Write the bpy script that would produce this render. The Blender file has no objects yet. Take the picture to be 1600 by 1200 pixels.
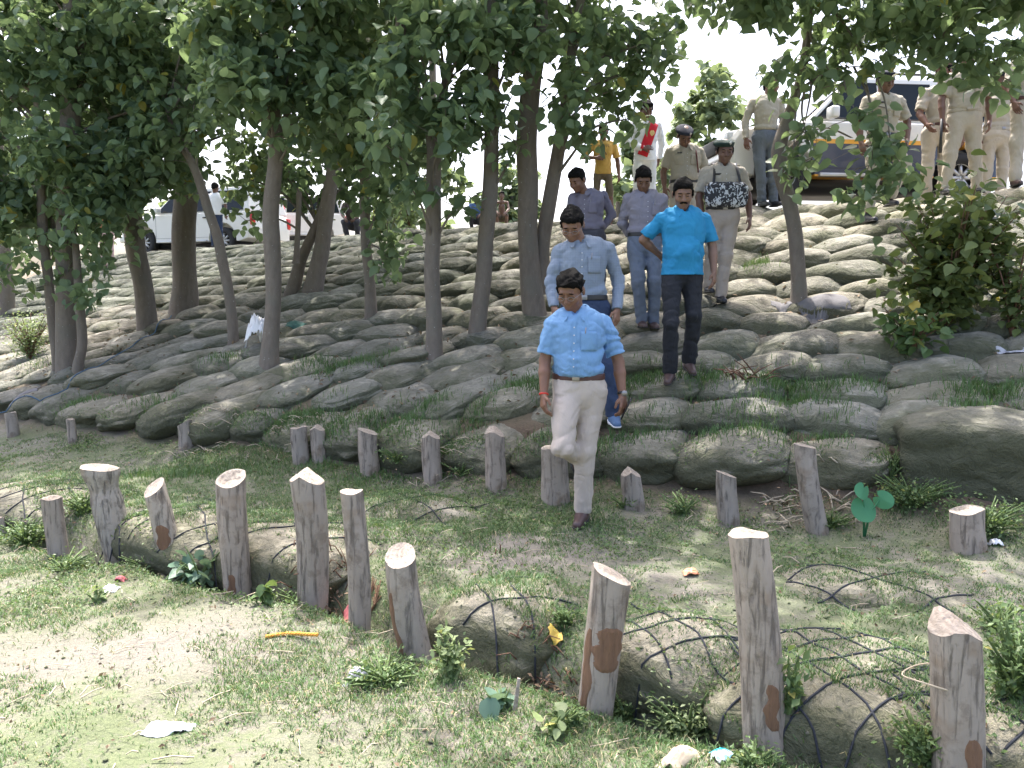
import bpy, bmesh, math, random
import numpy as np
from mathutils import Vector, Matrix
from mathutils.bvhtree import BVHTree
R = math.radians
random.seed(7); rng = np.random.default_rng(11)
sc = bpy.context.scene
col = sc.collection
# ---------------- camera ----------------
CAMZ = 1.55; PITCH = 5.94; FPX = 1250.0
cam_d = bpy.data.cameras.new('camera'); cam = bpy.data.objects.new('camera', cam_d); col.objects.link(cam)
cam.location = (0, 0, CAMZ); cam.rotation_euler = (R(90-PITCH), 0, 0)
cam_d.sensor_width = 36; cam_d.lens = 36*FPX/1600; cam_d.clip_end = 2000; cam_d.clip_start = 0.05
sc.camera = cam
# ---------------- world, sun, exposure ----------------
SUN_EL, SUN_AZ = 66.0, -14.0            # azimuth from +Y towards +X
w = bpy.data.worlds.new('World'); sc.world = w; w.use_nodes = True
wn = w.node_tree.nodes; wl = w.node_tree.links
sky = wn.new('ShaderNodeTexSky'); sky.sky_type = 'NISHITA'; sky.sun_disc = False
sky.sun_elevation = R(SUN_EL); sky.sun_rotation = R(SUN_AZ); sky.air_density = .75; sky.dust_density = 7.0; sky.ozone_density = 1.0
wn['Background'].inputs[1].default_value = 0.15
wl.new(sky.outputs[0], wn['Background'].inputs[0])
sd = bpy.data.lights.new('sun', 'SUN'); sun = bpy.data.objects.new('sun', sd); col.objects.link(sun)
sd.energy = 2.0; sd.angle = R(0.6); sd.color = (1.0, 0.96, 0.91)
sdir = Vector((math.sin(R(SUN_AZ))*math.cos(R(SUN_EL)), math.cos(R(SUN_AZ))*math.cos(R(SUN_EL)), math.sin(R(SUN_EL))))
sun.rotation_euler = sdir.to_track_quat('Z', 'Y').to_euler()
sc.view_settings.view_transform = 'Standard'; sc.view_settings.look = 'None'
sc.view_settings.exposure = 2.25; sc.view_settings.gamma = 1.0
sc.cycles.max_bounces = 6; sc.cycles.transparent_max_bounces = 8; sc.cycles.diffuse_bounces = 4
sc.cycles.use_denoising = True
# ---------------- helpers ----------------
cp, sp_ = math.cos(R(PITCH)), math.sin(R(PITCH))
def ray(px, py):
    x = (px-800)/FPX; y = -(py-600)/FPX
    return Vector((x, cp + y*sp_, -sp_ + y*cp))        # per unit depth along camera axis
def at(px, py, Y):
    r = ray(px, py); return Vector((0, 0, CAMZ)) + r*(Y/r.y)
def proj(p):
    v = (p[0], p[1], p[2]-CAMZ); d = v[1]*cp - v[2]*sp_; u = v[1]*sp_ + v[2]*cp
    return (800 + FPX*v[0]/d, 600 - FPX*u/d)
def tag(o, label=None, cat=None, group=None, kind=None):
    if label: o['label'] = label
    if cat: o['category'] = cat
    if group: o['group'] = group
    if kind: o['kind'] = kind
    return o
def empty(name, loc, rz=0):
    o = bpy.data.objects.new(name, None); col.objects.link(o); o.location = loc; o.rotation_euler = (0, 0, rz)
    o.empty_display_size = .1; return o
def mk(name, V, F, mat=None, parent=None, smooth=True, attr=None, loc=None):
    """V (n,3) array, F: (m,k) array or list of faces"""
    me = bpy.data.meshes.new(name)
    if isinstance(F, np.ndarray):
        V = np.asarray(V, dtype=np.float32)
        k = F.shape[1]; m = F.shape[0]
        me.vertices.add(len(V)); me.vertices.foreach_set('co', V.ravel())
        me.loops.add(m*k); me.loops.foreach_set('vertex_index', F.astype(np.int32).ravel())
        me.polygons.add(m); me.polygons.foreach_set('loop_start', np.arange(0, m*k, k, dtype=np.int32))
        me.update(calc_edges=True)
    else:
        me.from_pydata([tuple(v) for v in V], [], F); me.update()
    if smooth: me.polygons.foreach_set('use_smooth', np.ones(len(me.polygons), dtype=bool))
    if attr is not None:
        for an, av in attr.items():
            a = me.attributes.new(an, 'FLOAT', 'POINT'); a.data.foreach_set('value', np.asarray(av, dtype=np.float32))
    if mat: me.materials.append(mat)
    o = bpy.data.objects.new(name, me); col.objects.link(o)
    if parent: o.parent = parent
    if loc is not None: o.location = loc
    return o
class MB:
    def __init__(s): s.v = []; s.f = []
    def add(s, V, F):
        n = len(s.v); s.v += [tuple(v) for v in V]; s.f += [tuple(n+i for i in f) for f in F]
    def box(s, c, d, rot=None):
        V = []
        for z in (-1, 1):
            for y in (-1, 1):
                for x in (-1, 1):
                    p = Vector((x*d[0]/2, y*d[1]/2, z*d[2]/2))
                    if rot: p = rot @ p
                    V.append(p + Vector(c))
        s.add(V, [(0,2,3,1),(4,5,7,6),(0,1,5,4),(2,6,7,3),(0,4,6,2),(1,3,7,5)])
    def tube(s, pts, rad, n=8, cap=True):
        pts = [Vector(p) for p in pts]
        if not hasattr(rad, '__len__'): rad = [rad]*len(pts)
        V = []; F = []; prev = None
        for i, p in enumerate(pts):
            t = (pts[min(i+1, len(pts)-1)] - pts[max(i-1, 0)]).normalized()
            if prev is None:
                a = t.orthogonal().normalized()
            else:
                a = (prev - t*prev.dot(t)).normalized()
            prev = a; b = t.cross(a)
            for k in range(n):
                an = 2*math.pi*k/n
                V.append(p + (a*math.cos(an) + b*math.sin(an))*rad[i])
        for i in range(len(pts)-1):
            for k in range(n):
                F.append((i*n+k, i*n+(k+1)%n, (i+1)*n+(k+1)%n, (i+1)*n+k))
        if cap:
            F.append(tuple(range(n-1, -1, -1))); F.append(tuple((len(pts)-1)*n+k for k in range(n)))
        s.add(V, F)
    def ell(s, c, r, n=10, rot=None):
        V = []; F = []
        for i in range(n+1):
            th = math.pi*i/n
            for k in range(2*n):
                ph = math.pi*k/n
                p = Vector((r[0]*math.sin(th)*math.cos(ph), r[1]*math.sin(th)*math.sin(ph), r[2]*math.cos(th)))
                if rot: p = rot @ p
                V.append(p + Vector(c))
        for i in range(n):
            for k in range(2*n):
                F.append((i*2*n+k, (i+1)*2*n+k, (i+1)*2*n+(k+1) % (2*n), i*2*n+(k+1) % (2*n)))
        s.add(V, F)
    def build(s, name, mat, parent=None, smooth=True, loc=None, bevel=0):
        o = mk(name, s.v, s.f, mat, parent, smooth, loc=loc)
        if bevel:
            m = o.modifiers.new('b', 'BEVEL'); m.width = bevel; m.segments = 2; m.limit_method = 'ANGLE'
        return o
def spline(pts, n):
    """Catmull-Rom through rows of any dimension"""
    P = np.array(pts, float); m = len(P)
    out = []
    for t in np.linspace(0, m-1, n):
        i = min(int(t), m-2); f = t-i
        p0 = P[max(i-1, 0)]; p1 = P[i]; p2 = P[i+1]; p3 = P[min(i+2, m-1)]
        out.append(.5*((2*p1) + (-p0+p2)*f + (2*p0-5*p1+4*p2-p3)*f*f + (-p0+3*p1-3*p2+p3)*f**3))
    return np.array(out)
def vnoise(p, seed=0):
    """value noise -1..1 of (...,3) points"""
    p = np.asarray(p, dtype=np.float32); i = np.floor(p).astype(np.int64); f = p - i; f = f*f*(3-2*f)
    def h(a, b, c):
        n = (a*73856093) ^ (b*19349663) ^ (c*83492791) ^ (seed*2654435761)
        n = (n ^ (n >> 13))*1274126177; n = n ^ (n >> 16)
        return (n & 0xffff).astype(np.float32)/32767.5 - 1
    x, y, z = i[..., 0], i[..., 1], i[..., 2]; fx, fy, fz = f[..., 0], f[..., 1], f[..., 2]
    r = 0
    for dz in (0, 1):
        for dy in (0, 1):
            for dx in (0, 1):
                wgt = (fx if dx else 1-fx)*(fy if dy else 1-fy)*(fz if dz else 1-fz)
                r = r + wgt*h(x+dx, y+dy, z+dz)
    return r
def fbm(p, seed=0, o=3):
    p = np.asarray(p, dtype=np.float32); return sum(vnoise(p*2**k, seed+k)/2**k for k in range(o))
# ---------------- materials ----------------
class NT:
    def __init__(s, name):
        s.m = bpy.data.materials.new(name); s.m.use_nodes = True; s.t = s.m.node_tree; s.b = s.t.nodes['Principled BSDF']; s.t.nodes
        s.out = s.t.nodes['Material Output']
    def n(s, ty, **k):
        x = s.t.nodes.new(ty)
        for a, v in k.items(): setattr(x, a, v)
        return x
    def l(s, a, b): s.t.links.new(a, b)
    def coord(s, kind='Object', scale=(1, 1, 1)):
        tc = s.n('ShaderNodeTexCoord'); mp = s.n('ShaderNodeMapping'); mp.inputs['Scale'].default_value = scale
        s.l(tc.outputs[kind], mp.inputs[0]); return mp.outputs[0]
    def world(s, scale=(1, 1, 1)):
        g = s.n('ShaderNodeNewGeometry'); mp = s.n('ShaderNodeMapping'); mp.inputs['Scale'].default_value = scale
        s.l(g.outputs['Position'], mp.inputs[0]); return mp.outputs[0]
    def noise(s, vec, scale, detail=4, rough=.55, dist=0):
        x = s.n('ShaderNodeTexNoise'); x.inputs['Scale'].default_value = scale; x.inputs['Detail'].default_value = detail
        x.inputs['Roughness'].default_value = rough; x.inputs['Distortion'].default_value = dist
        if vec is not None: s.l(vec, x.inputs['Vector'])
        return x.outputs['Fac']
    def ramp(s, fac, stops):
        x = s.n('ShaderNodeValToRGB'); e = x.color_ramp.elements
        while len(e) > 1: e.remove(e[-1])
        for i, (p, c) in enumerate(stops):
            if i == 0: e[0].position = p; k = e[0]
            else: k = e.new(p)
            k.color = tuple(c)+(1,) if hasattr(c, '__len__') else (c, c, c, 1)
        s.l(fac, x.inputs[0]); return x.outputs[0]
    def mix(s, f, a, b, mode='MIX'):
        x = s.n('ShaderNodeMix', data_type='RGBA', blend_type=mode)
        for i, v in ((0, f), (6, a), (7, b)):
            sock = x.inputs[i]
            if isinstance(v, bpy.types.NodeSocket): s.l(v, sock)
            elif hasattr(v, '__len__'): sock.default_value = tuple(v)+(1,)
            else: sock.default_value = v if i == 0 else (v, v, v, 1)
        return x.outputs[2]
    def math(s, op, a, b=0.0, clamp=False):
        x = s.n('ShaderNodeMath', operation=op); x.use_clamp = clamp
        for sock, v in ((x.inputs[0], a), (x.inputs[1], b)):
            if isinstance(v, bpy.types.NodeSocket): s.l(v, sock)
            else: sock.default_value = v
        return x.outputs[0]
    def bump(s, h, strength=.3, dist=.02, prev=None):
        x = s.n('ShaderNodeBump'); x.inputs['Strength'].default_value = strength; x.inputs['Distance'].default_value = dist
        s.l(h, x.inputs['Height'])
        if prev is not None: s.l(prev, x.inputs['Normal'])
        s.l(x.outputs[0], s.b.inputs['Normal']); return x.outputs[0]
    def color(s, c):
        if isinstance(c, bpy.types.NodeSocket): s.l(c, s.b.inputs['Base Color'])
        else: s.b.inputs['Base Color'].default_value = tuple(c)+(1,)
    def rough(s, r): s.b.inputs['Roughness'].default_value = r; return s
def simple(name, c, rough=.7, var=.15, scale=8, bump=0, metal=0):
    t = NT(name); v = t.coord('Object'); n = t.noise(v, scale)
    t.color(t.mix(n, tuple(x*(1-var) for x in c), tuple(min(1, x*(1+var)) for x in c))); t.rough(rough)
    t.b.inputs['Metallic'].default_value = metal
    if bump: t.bump(t.noise(v, scale*6), bump, .01)
    return t.m
def cloth(name, c, check=False, rough=.85, sheen=0.1, fold=.25):
    t = NT(name); v = t.coord('Object'); n = t.noise(v, 5, 3)
    cc = t.mix(n, tuple(x*.9 for x in c), tuple(min(1, x*1.08) for x in c))
    if check:
        vs = t.coord('Object', (1, 0, 0))
        for ax in ((1, 0, 0), (0, 0, 1)):
            wv = t.n('ShaderNodeTexWave', wave_type='BANDS', bands_direction='X' if ax[0] else 'Z'); wv.inputs['Scale'].default_value = 16
            t.l(t.coord('Object'), wv.inputs[0])
            f = t.ramp(wv.outputs['Fac'], [(.80, 0), (.95, 1)])
            cc = t.mix(t.math('MULTIPLY', f, .16), cc, tuple(x*.6 for x in c))
    t.color(cc); t.rough(rough)
    vv = t.coord('Object', (1, 1, .45))
    b0 = t.bump(t.noise(vv, 5, 2, .4, 1.4), fold*1.3, .06); b1 = t.bump(t.noise(vv, 15, 3, .5, 1.2), fold*1.3, .03, b0)
    t.bump(t.noise(v, 260, 1), .08, .004, b1)
    return t.m
M = {}
t = NT('ground_soil'); g = t.world(); n1 = t.noise(g, .9, 6, .6); n2 = t.noise(g, 7, 6, .65); n3 = t.noise(g, 45, 4, .7)
soil = t.mix(n2, (.100, .091, .075), (.205, .19, .158)); soil = t.mix(t.math('MULTIPLY', n3, .5), soil, (.29, .265, .225))
n4 = t.noise(g, 24, 5, .75); moss = t.mix(n4, (.060, .086, .036), (.145, .17, .082))
fm = t.ramp(t.math('ADD', t.math('MULTIPLY', n1, .42), t.math('ADD', t.math('MULTIPLY', n2, .28), t.math('MULTIPLY', n4, .30))), [(.42, 0), (.53, .9)])
at_d = t.n('ShaderNodeAttribute', attribute_name='bare'); fm2 = t.math('MULTIPLY', fm, t.math('SUBTRACT', 1.0, at_d.outputs['Fac'], True))
at_k = t.n('ShaderNodeAttribute', attribute_name='litter')
peb = t.n('ShaderNodeTexVoronoi'); peb.inputs['Scale'].default_value = 38; t.l(g, peb.inputs[0]); soil = t.mix(t.ramp(peb.outputs['Distance'], [(.10, .5), (.22, 0)]), soil, (.10, .085, .065))
c = t.mix(fm2, soil, moss); c = t.mix(at_k.outputs['Fac'], c, t.mix(n3, (.045, .032, .022), (.17, .12, .08)))
t.color(c); t.rough(.95); t.bump(t.math('ADD', n2, t.math('MULTIPLY', n3, .5)), .7, .04); M['soil'] = t.m
t = NT('sandbag_cloth'); g = t.world(); oi = t.n('ShaderNodeObjectInfo'); ob = t.coord('Object')
n1 = t.noise(g, 2.3, 6, .62); n2 = t.noise(g, 9, 6, .68); n3 = t.noise(g, 60, 3, .7)
base = t.mix(n2, (.115, .115, .092), (.285, .28, .232))
pale = t.mix(n3, (.38, .365, .32), (.54, .515, .46))
mossc = t.mix(n3, (.045, .052, .030), (.12, .13, .075))
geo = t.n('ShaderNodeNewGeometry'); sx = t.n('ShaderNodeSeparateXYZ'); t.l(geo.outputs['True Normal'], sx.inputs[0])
up = t.math('MULTIPLY', t.math('SUBTRACT', 1.0, sx.outputs['Z'], True), .5)          # more of the moss colour on steep sides
fmoss = t.ramp(t.math('ADD', t.math('ADD', t.math('MULTIPLY', n1, .55), t.math('MULTIPLY', n2, .45)), t.math('ADD', t.math('MULTIPLY', up, .55), t.math('MULTIPLY', oi.outputs['Random'], .10))), [(.545, 0), (.70, 1)])
c = t.mix(t.math('MULTIPLY', fmoss, .85), base, mossc)
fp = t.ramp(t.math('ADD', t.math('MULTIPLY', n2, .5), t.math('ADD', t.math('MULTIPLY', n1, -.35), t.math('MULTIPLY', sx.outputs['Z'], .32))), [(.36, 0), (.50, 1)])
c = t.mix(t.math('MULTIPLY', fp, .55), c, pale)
tint = t.n('ShaderNodeMix', data_type='RGBA', blend_type='MULTIPLY'); tint.inputs[0].default_value = 1
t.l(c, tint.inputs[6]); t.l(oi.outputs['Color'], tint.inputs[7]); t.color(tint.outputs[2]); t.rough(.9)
b1 = t.bump(t.noise(g, 5, 6, .62, 1.6), .85, .08); b2 = t.bump(t.noise(g, 17, 5, .65, .8), .6, .03, b1); t.bump(t.math('ADD', n2, t.math('MULTIPLY', n3, .35)), .5, .02, b2); M['bag'] = t.m
def wood(name, a, b, c3, crack=1):
    t = NT(name); v = t.coord('Object', (1, 1, .10)); v2 = t.coord('Object', (1, 1, .45)); v3 = t.coord('Object')
    n1 = t.noise(v, 42, 6, .65, .6); n2 = t.noise(v2, 9, 5, .6); n3 = t.noise(v3, 5, 4)
    cc = t.mix(n2, a, b); cc = t.mix(t.ramp(n3, [(.55, 0), (.68, 1)]), cc, c3)
    cr = t.ramp(n1, [(.36, 0), (.47, 1)]); cc = t.mix(t.math('MULTIPLY', t.math('SUBTRACT', 1.0, cr), .8), cc, tuple(x*.45 for x in a))
    oi_ = t.n('ShaderNodeObjectInfo'); cc = t.mix(oi_.outputs['Random'], t.mix(1.0, cc, (1.04, .98, .92), 'MULTIPLY'), t.mix(1.0, cc, (.92, .90, .87), 'MULTIPLY')); cc = t.mix(t.math('MULTIPLY', t.ramp(t.noise(v3, 11, 5, .7), [(.52, 0), (.62, 1)]), .45), cc, (.13, .10, .075))
    t.color(cc); t.rough(.9); t.bump(t.math('ADD', cr, t.math('MULTIPLY', n1, .8)), .7*crack, .02); return t.m
M['post'] = wood('weathered_wood', (.235, .21, .185), (.41, .37, .33), (.25, .20, .155), .8)
M['post2'] = wood('weathered_wood_light', (.30, .275, .245), (.46, .425, .38), (.30, .25, .19))
t = NT('cut_wood'); v = t.coord('Object'); wv = t.n('ShaderNodeTexWave', wave_type='RINGS', rings_direction='Z'); wv.inputs['Scale'].default_value = 14; wv.inputs['Distortion'].default_value = 6; wv.inputs['Detail'].default_value = 3
t.l(v, wv.inputs[0]); nn = t.noise(v, 30, 4); t.color(t.mix(nn, t.mix(wv.outputs['Fac'], (.27, .22, .17), (.42, .36, .29)), (.28, .25, .22))); t.rough(.9); t.bump(nn, .8, .02); M['cut'] = t.m
t = NT('brown_bark'); v = t.coord('Object', (1, 1, .15)); nn = t.noise(v, 40, 5, .7); t.color(t.mix(nn, (.07, .04, .025), (.30, .17, .10))); t.rough(.9); t.bump(nn, 1, .02); M['peel'] = t.m
t = NT('tree_bark'); g = t.world((1, 1, .35)); g2 = t.world(); n1 = t.noise(g, 22, 5, .65); n2 = t.noise(g2, 4, 4); n3 = t.noise(g2, 38, 2)
cc = t.mix(n1, (.095, .078, .062), (.235, .20, .165)); cc = t.mix(t.ramp(n2, [(.5, 0), (.65, .8)]), cc, (.155, .14, .115)); cc = t.mix(t.ramp(n3, [(.70, 0), (.75, .8)]), cc, (.42, .42, .38))
t.color(cc); t.rough(.92); t.bump(n1, .6, .02); M['bark'] = t.m
def leafmat(name, dark, light, yellow, tr=.45, rough=.45):
    t = NT(name); a = t.n('ShaderNodeAttribute', attribute_name='lc')
    cc = t.ramp(a.outputs['Fac'], [(0, dark), (.8, light), (.975, light), (.99, yellow), (1, yellow)])
    t.color(cc); t.rough(rough); t.b.inputs['Specular IOR Level'].default_value = .45
    tr_ = t.n('ShaderNodeBsdfTranslucent'); hs = t.mix(.5, cc, t.mix(.5, light, (.35, .42, .06)))
    t.l(hs, tr_.inputs[0]); mx = t.n('ShaderNodeMixShader'); mx.inputs[0].default_value = tr
    t.l(t.b.outputs[0], mx.inputs[1]); t.l(tr_.outputs[0], mx.inputs[2]); t.l(mx.outputs[0], t.out.inputs[0]); return t.m
M['leaf'] = leafmat('broad_leaf', (.070, .122, .074), (.195, .28, .15), (.32, .29, .06), .5)
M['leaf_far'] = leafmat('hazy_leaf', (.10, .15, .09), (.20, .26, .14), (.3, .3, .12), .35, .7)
M['bush'] = leafmat('bush_leaf', (.06, .095, .035), (.17, .215, .075), (.50, .38, .06), .35)
M['weed'] = leafmat('weed_leaf', (.05, .10, .035), (.14, .22, .08), (.36, .34, .10), .35)
M['pale_weed'] = leafmat('pale_weed_leaf', (.14, .20, .09), (.26, .33, .15), (.45, .42, .14), .35)
M['grass'] = leafmat('grass_blade', (.040, .092, .028), (.105, .195, .065), (.42, .36, .22), .25)
M['bluegreen'] = leafmat('bluish_leaf', (.09, .17, .11), (.16, .26, .19), (.3, .3, .1), .3)
M['taro'] = leafmat('taro_leaf', (.05, .22, .10), (.09, .30, .13), (.1, .3, .1), .3)
M['litter'] = leafmat('dry_litter', (.07, .045, .03), (.24, .17, .11), (.55, .47, .36), .1, .9)
M['stem'] = simple('green_stem', (.10, .15, .05), .8, .3, 20)
M['straw'] = simple('dry_straw', (.42, .36, .27), .9, .35, 30)
M['twig'] = simple('dry_twig', (.13, .07, .045), .9, .3, 20)
# ---------------- terrain ----------------
FX = np.array([-60, -30, -16, -8, -5, -.2, 1.23, 2.97, 7, 14, 60.]); FY = np.array([46, 26.5, 16.5, 10.8, 8.9, 6.3, 5.9, 5.3, 4.0, 1.8, -12.])
CX = np.array([-60, -26, -14, -9.9, -.2, 3.3, 5.5, 9, 15, 60.]); CY = np.array([62, 35, 25.3, 22, 13.8, 11.3, 9.9, 7.9, 5, -14.])
ZF, ZC = .22, 2.72
def uv_of(X, Y):
    X = np.asarray(X, float); Y = np.asarray(Y, float); v = np.zeros_like(X)
    for _ in range(14):
        vc = np.clip(v, -1, 2); u = X-3*vc
        yf = np.interp(u, FX, FY); yc = np.interp(u+3, CX, CY)
        v = .35*v + .65*(Y-yf)/(yc-yf)
    return X-3*np.clip(v, -1, 2), v
def xy_of(u, v):
    yf = np.interp(u, FX, FY); yc = np.interp(u+3, CX, CY); return u+3*v, yf+v*(yc-yf)
PX = np.array([-12, -3.7, -2.9, -2.64, -2.15, -1.57, -1.13, -.79, -.47, .38, .89, 1.44, 3.5, 6.]); PY = np.array([10.5, 5.75, 5.25, 5.1, 4.85, 4.55, 4.38, 4.12, 3.74, 3.2, 2.88, 2.58, 1.2, -.5])
def sm(a, b, x): t = np.clip((x-a)/(b-a), 0, 1); return t*t*(3-2*t)
def Hraw(X, Y):
    u, v = uv_of(X, Y)
    s = Y - np.interp(X, PX, PY)
    yf = np.interp(u, FX, FY)
    d = Y - np.interp(X, FX, FY)                    # distance to the foot line
    terr = .02 + .06*sm(-.9, -.2, d) + .12*sm(-.45, .1, d)
    near = -.13 - .03*np.clip(-s, 0, 2)
    z0 = near + (terr-near)*sm(-.05, .55, s) - .20*np.exp(-((s-.09)/.12)**2)
    zb = ZF + .0 + .16*sm(0, .06, v) + (ZC-.16-ZF)*np.clip(v, 0, 1) + .04*sm(4.3, 6.2, X)*np.clip(v, 0, 1)
    z = np.where(v > 0, zb, z0)
    return z, u, v, s
def H(X, Y):
    z, u, v, s = Hraw(X, Y); p = np.stack([np.asarray(X, float), np.asarray(Y, float), np.zeros_like(z)], -1)
    near = (np.abs(p[..., 1]) < 40)
    return z + np.where(near, .030*fbm(p*1.7, 3) + .010*fbm(p*9, 5), 0)*np.where(v > 1, .6, 1)
def Hs(x, y): return float(H(np.array([x]), np.array([y]))[0])
def hit(px, py, lift=0.0):
    r = ray(px, py); ts = np.linspace(2.0, 60, 3000)/r.y
    X = r.x*ts; Y = r.y*ts; Z = CAMZ + r.z*ts; z, u, v, s = Hraw(X, Y); k = np.argmax(Z < z+lift)
    return Vector((X[k], Y[k], Z[k]))
def axis(c, n, lo, hi, d0):
    a = [c]; d = d0
    while a[-1] < hi: a.append(a[-1]+d); d = d0 if abs(a[-1]-c) < n else d*1.18
    b = [c]; d = d0
    while b[-1] > lo: b.append(b[-1]-d); d = d0 if abs(b[-1]-c) < n else d*1.18
    return np.array(sorted(set(a[1:]+b)))
gx = axis(-.5, 4.6, -600, 600, .045); gy = axis(4.6, 3.6, -60, 1500, .045)
GX, GY = np.meshgrid(gx, gy); shp = GX.shape
Zr, U, Vv, S = Hraw(GX.ravel(), GY.ravel()); GZ = H(GX.ravel(), GY.ravel())
bare = np.clip(1.15*np.exp(-((GX.ravel()+2.0)/1.9)**2 - ((GY.ravel()-3.75)/.42)**2) + np.exp(-((GX.ravel()-.05)/.55)**2 - ((GY.ravel()-4.75)/.5)**2) + np.where(Vv > 1, .8, 0)
     + .6*fbm(np.stack([GX.ravel(), GY.ravel(), 0*GX.ravel()], -1)*1.3, 9)*.6, 0, 1)
litt = np.where((Vv > .0) & (Vv < 1), .75, 0) + .8*np.exp(-(np.abs(GY.ravel()-np.interp(GX.ravel(), FX, FY))/.25)**2)
ny, nx = shp; ii = np.arange((ny-1)*(nx-1)); r0 = ii//(nx-1)*nx + ii % (nx-1)
ground = mk('ground', np.stack([GX.ravel(), GY.ravel(), GZ], -1), np.stack([r0, r0+1, r0+nx+1, r0+nx], -1), M['soil'], attr={'bare': bare, 'litter': np.clip(litt, 0, 1)})
tag(ground, 'earth ground rising from the grassy terrace to the road on top', kind='structure')
# ---------------- sandbags ----------------
def bag_mesh(seed, n=13, e=4.6, tp=1.0):
    """unit bag: x along the row, y up the slope, z thickness; front nose at -y"""
    f = np.linspace(-1, 1, n); A, B = np.meshgrid(f, f); V = []; F = []; off = 0
    for ax in range(3):
        for sg in (-1, 1):
            P = np.zeros((n, n, 3)); P[..., ax] = sg; P[..., (ax+1) % 3] = A; P[..., (ax+2) % 3] = B
            V.append(P.reshape(-1, 3))
            i = np.arange((n-1)*(n-1)); r = i//(n-1)*n + i % (n-1) + off
            q = np.stack([r, r+1, r+n+1, r+n], -1); F.append(q if sg > 0 else q[:, ::-1]); off += n*n
    V = np.concatenate(V); F = np.concatenate(F)
    V = V*np.array([1, 1, 1.0])
    S_ = V/np.linalg.norm(V, axis=1)[:, None]
    k = (np.abs(S_)**e).sum(1)**(-1/e)
    P = S_*k[:, None]
    x, y, z = P[:, 0].copy(), P[:, 1].copy(), P[:, 2].copy()
    rs = np.random.default_rng(seed); a = rs.uniform(-.12, .12, 6)
    z *= 1 - .50*tp*np.abs(x)**2.8 - .16*np.clip(y+.2, 0, 1) - .20*tp*np.abs(y)**4        # thinner at the ends
    z *= 1 + .12*np.sin(2.2*x + a[0]*20)*np.cos(1.7*y + a[1]*20)
    z -= .10*np.clip(-y-.55, 0, 1)                                      # nose sags
    x += .13*a[2]*10*y*.3 + a[3]*.5*y*y; y += a[4]*.7*x*x + .10*a[5]*x
    Q = np.stack([x, y, z], -1)
    Q += (.085*fbm(S_*1.5 + seed*7.1, seed)[:, None] + .028*fbm(S_*5 + seed*3.1, seed+9)[:, None])*S_*np.array([1, 1, 1.2])
    # slack folds running in from the ends
    Q[:, 2] += .10*np.sin(9*Q[:, 1] + 5*a[0]*10 + 3*np.abs(Q[:, 0]))*np.clip(np.abs(Q[:, 0])-.55, 0, 1)
    me = bpy.data.meshes.new('sandbag'); bm = bmesh.new()
    vs = [bm.verts.new(v) for v in Q]
    for q in F: bm.faces.new([vs[i] for i in q])
    bmesh.ops.remove_doubles(bm, verts=bm.verts, dist=.012); bmesh.ops.recalc_face_normals(bm, faces=bm.faces)
    for fc in bm.faces: fc.smooth = True
    bm.to_mesh(me); bm.free(); me.materials.append(M['bag']); return me
BM = [bag_mesh(i) for i in range(14)]
bags = []        # (object, row)
def put_bag(me, loc, rz, tilt, dims, roll=0, tint=(1, 1, 1)):
    o = bpy.data.objects.new('sandbag', me); col.objects.link(o); o.location = loc
    o.rotation_mode = 'XYZ'
    o.matrix_world = Matrix.Translation(loc) @ Matrix.Rotation(rz, 4, 'Z') @ Matrix.Rotation(tilt, 4, 'X') @ Matrix.Rotation(roll, 4, 'Y') @ Matrix.Diagonal((dims[0]/2, dims[1]/2, dims[2]/2, 1))
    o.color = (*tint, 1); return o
NROW = 14
br = random.Random(5)
ORD = ['first', 'second', 'third', 'fourth', 'fifth', 'sixth', 'seventh', 'eighth', 'ninth', 'tenth', 'eleventh', 'twelfth', 'thirteenth', 'fourteenth', 'fifteenth', 'sixteenth']
for r_ in range(NROW):
    v = (r_+.42)/NROW
    u = -15.0 + br.random()*.8
    while u < 6.5:
        x, y = xy_of(u, v); x2, y2 = xy_of(u+.1, v); xs, ys = xy_of(u, v+.02)
        tang = Vector((x2-x, y2-y)).normalized(); upv = Vector((xs-x, ys-y)); rowd = abs(upv.x*(-tang.y)+upv.y*tang.x)/.02/NROW
        wid = br.uniform(.54, .78)*(1.06 if u > 0 else 1.0)
        dux = math.hypot(x2-x, y2-y)/.1
        um = u + wid/dux*.47; X, Y = xy_of(um, v)
        px, py = proj((X, Y, 1.5))
        if -130 < px < 1760 and Y > 2:
            z = ZF + .13 + (ZC-ZF-.10)*v + br.uniform(-.02, .02) + .04*float(sm(4.3, 6.2, X))*v - (.09 if r_ == 0 else 0)
            rz = math.atan2(tang.y, tang.x) + br.uniform(-.20, .14) - (.14 if u < 0 else .0)
            # the left of the bank: bags laid pointing up the slope
            ln = max(rowd*2.1, .80)
            th = br.uniform(.25, .31)*(1.2 if r_ == 0 else 1)
            tl = R((13 if (r_ < 4 and u < 0) else 7) + br.uniform(-5, 5)); tn = br.uniform(.75, 1.12)
            warm = br.random(); tint = (tn*(1+.10*warm), tn*(1+.03*warm), tn*(1-.05*warm))
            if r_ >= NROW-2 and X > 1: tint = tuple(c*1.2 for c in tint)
            if X < 0 and r_ > 5: tint = (tint[0]*.76, tint[1]*.80, tint[2]*.77)      # shade on the upper left put into the bag tint, along with its moss
            jy = br.uniform(-.07, .07)
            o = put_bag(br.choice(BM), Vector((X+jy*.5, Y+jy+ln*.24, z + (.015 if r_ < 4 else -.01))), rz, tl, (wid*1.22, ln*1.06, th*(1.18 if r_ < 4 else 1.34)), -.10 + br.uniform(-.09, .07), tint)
            bags.append((o, r_, px))
        u += wid/dux*.96
    # big square concrete-like bag at the right end of the first row
def place_px(px, py, Y): return at(px, py, Y)
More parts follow.
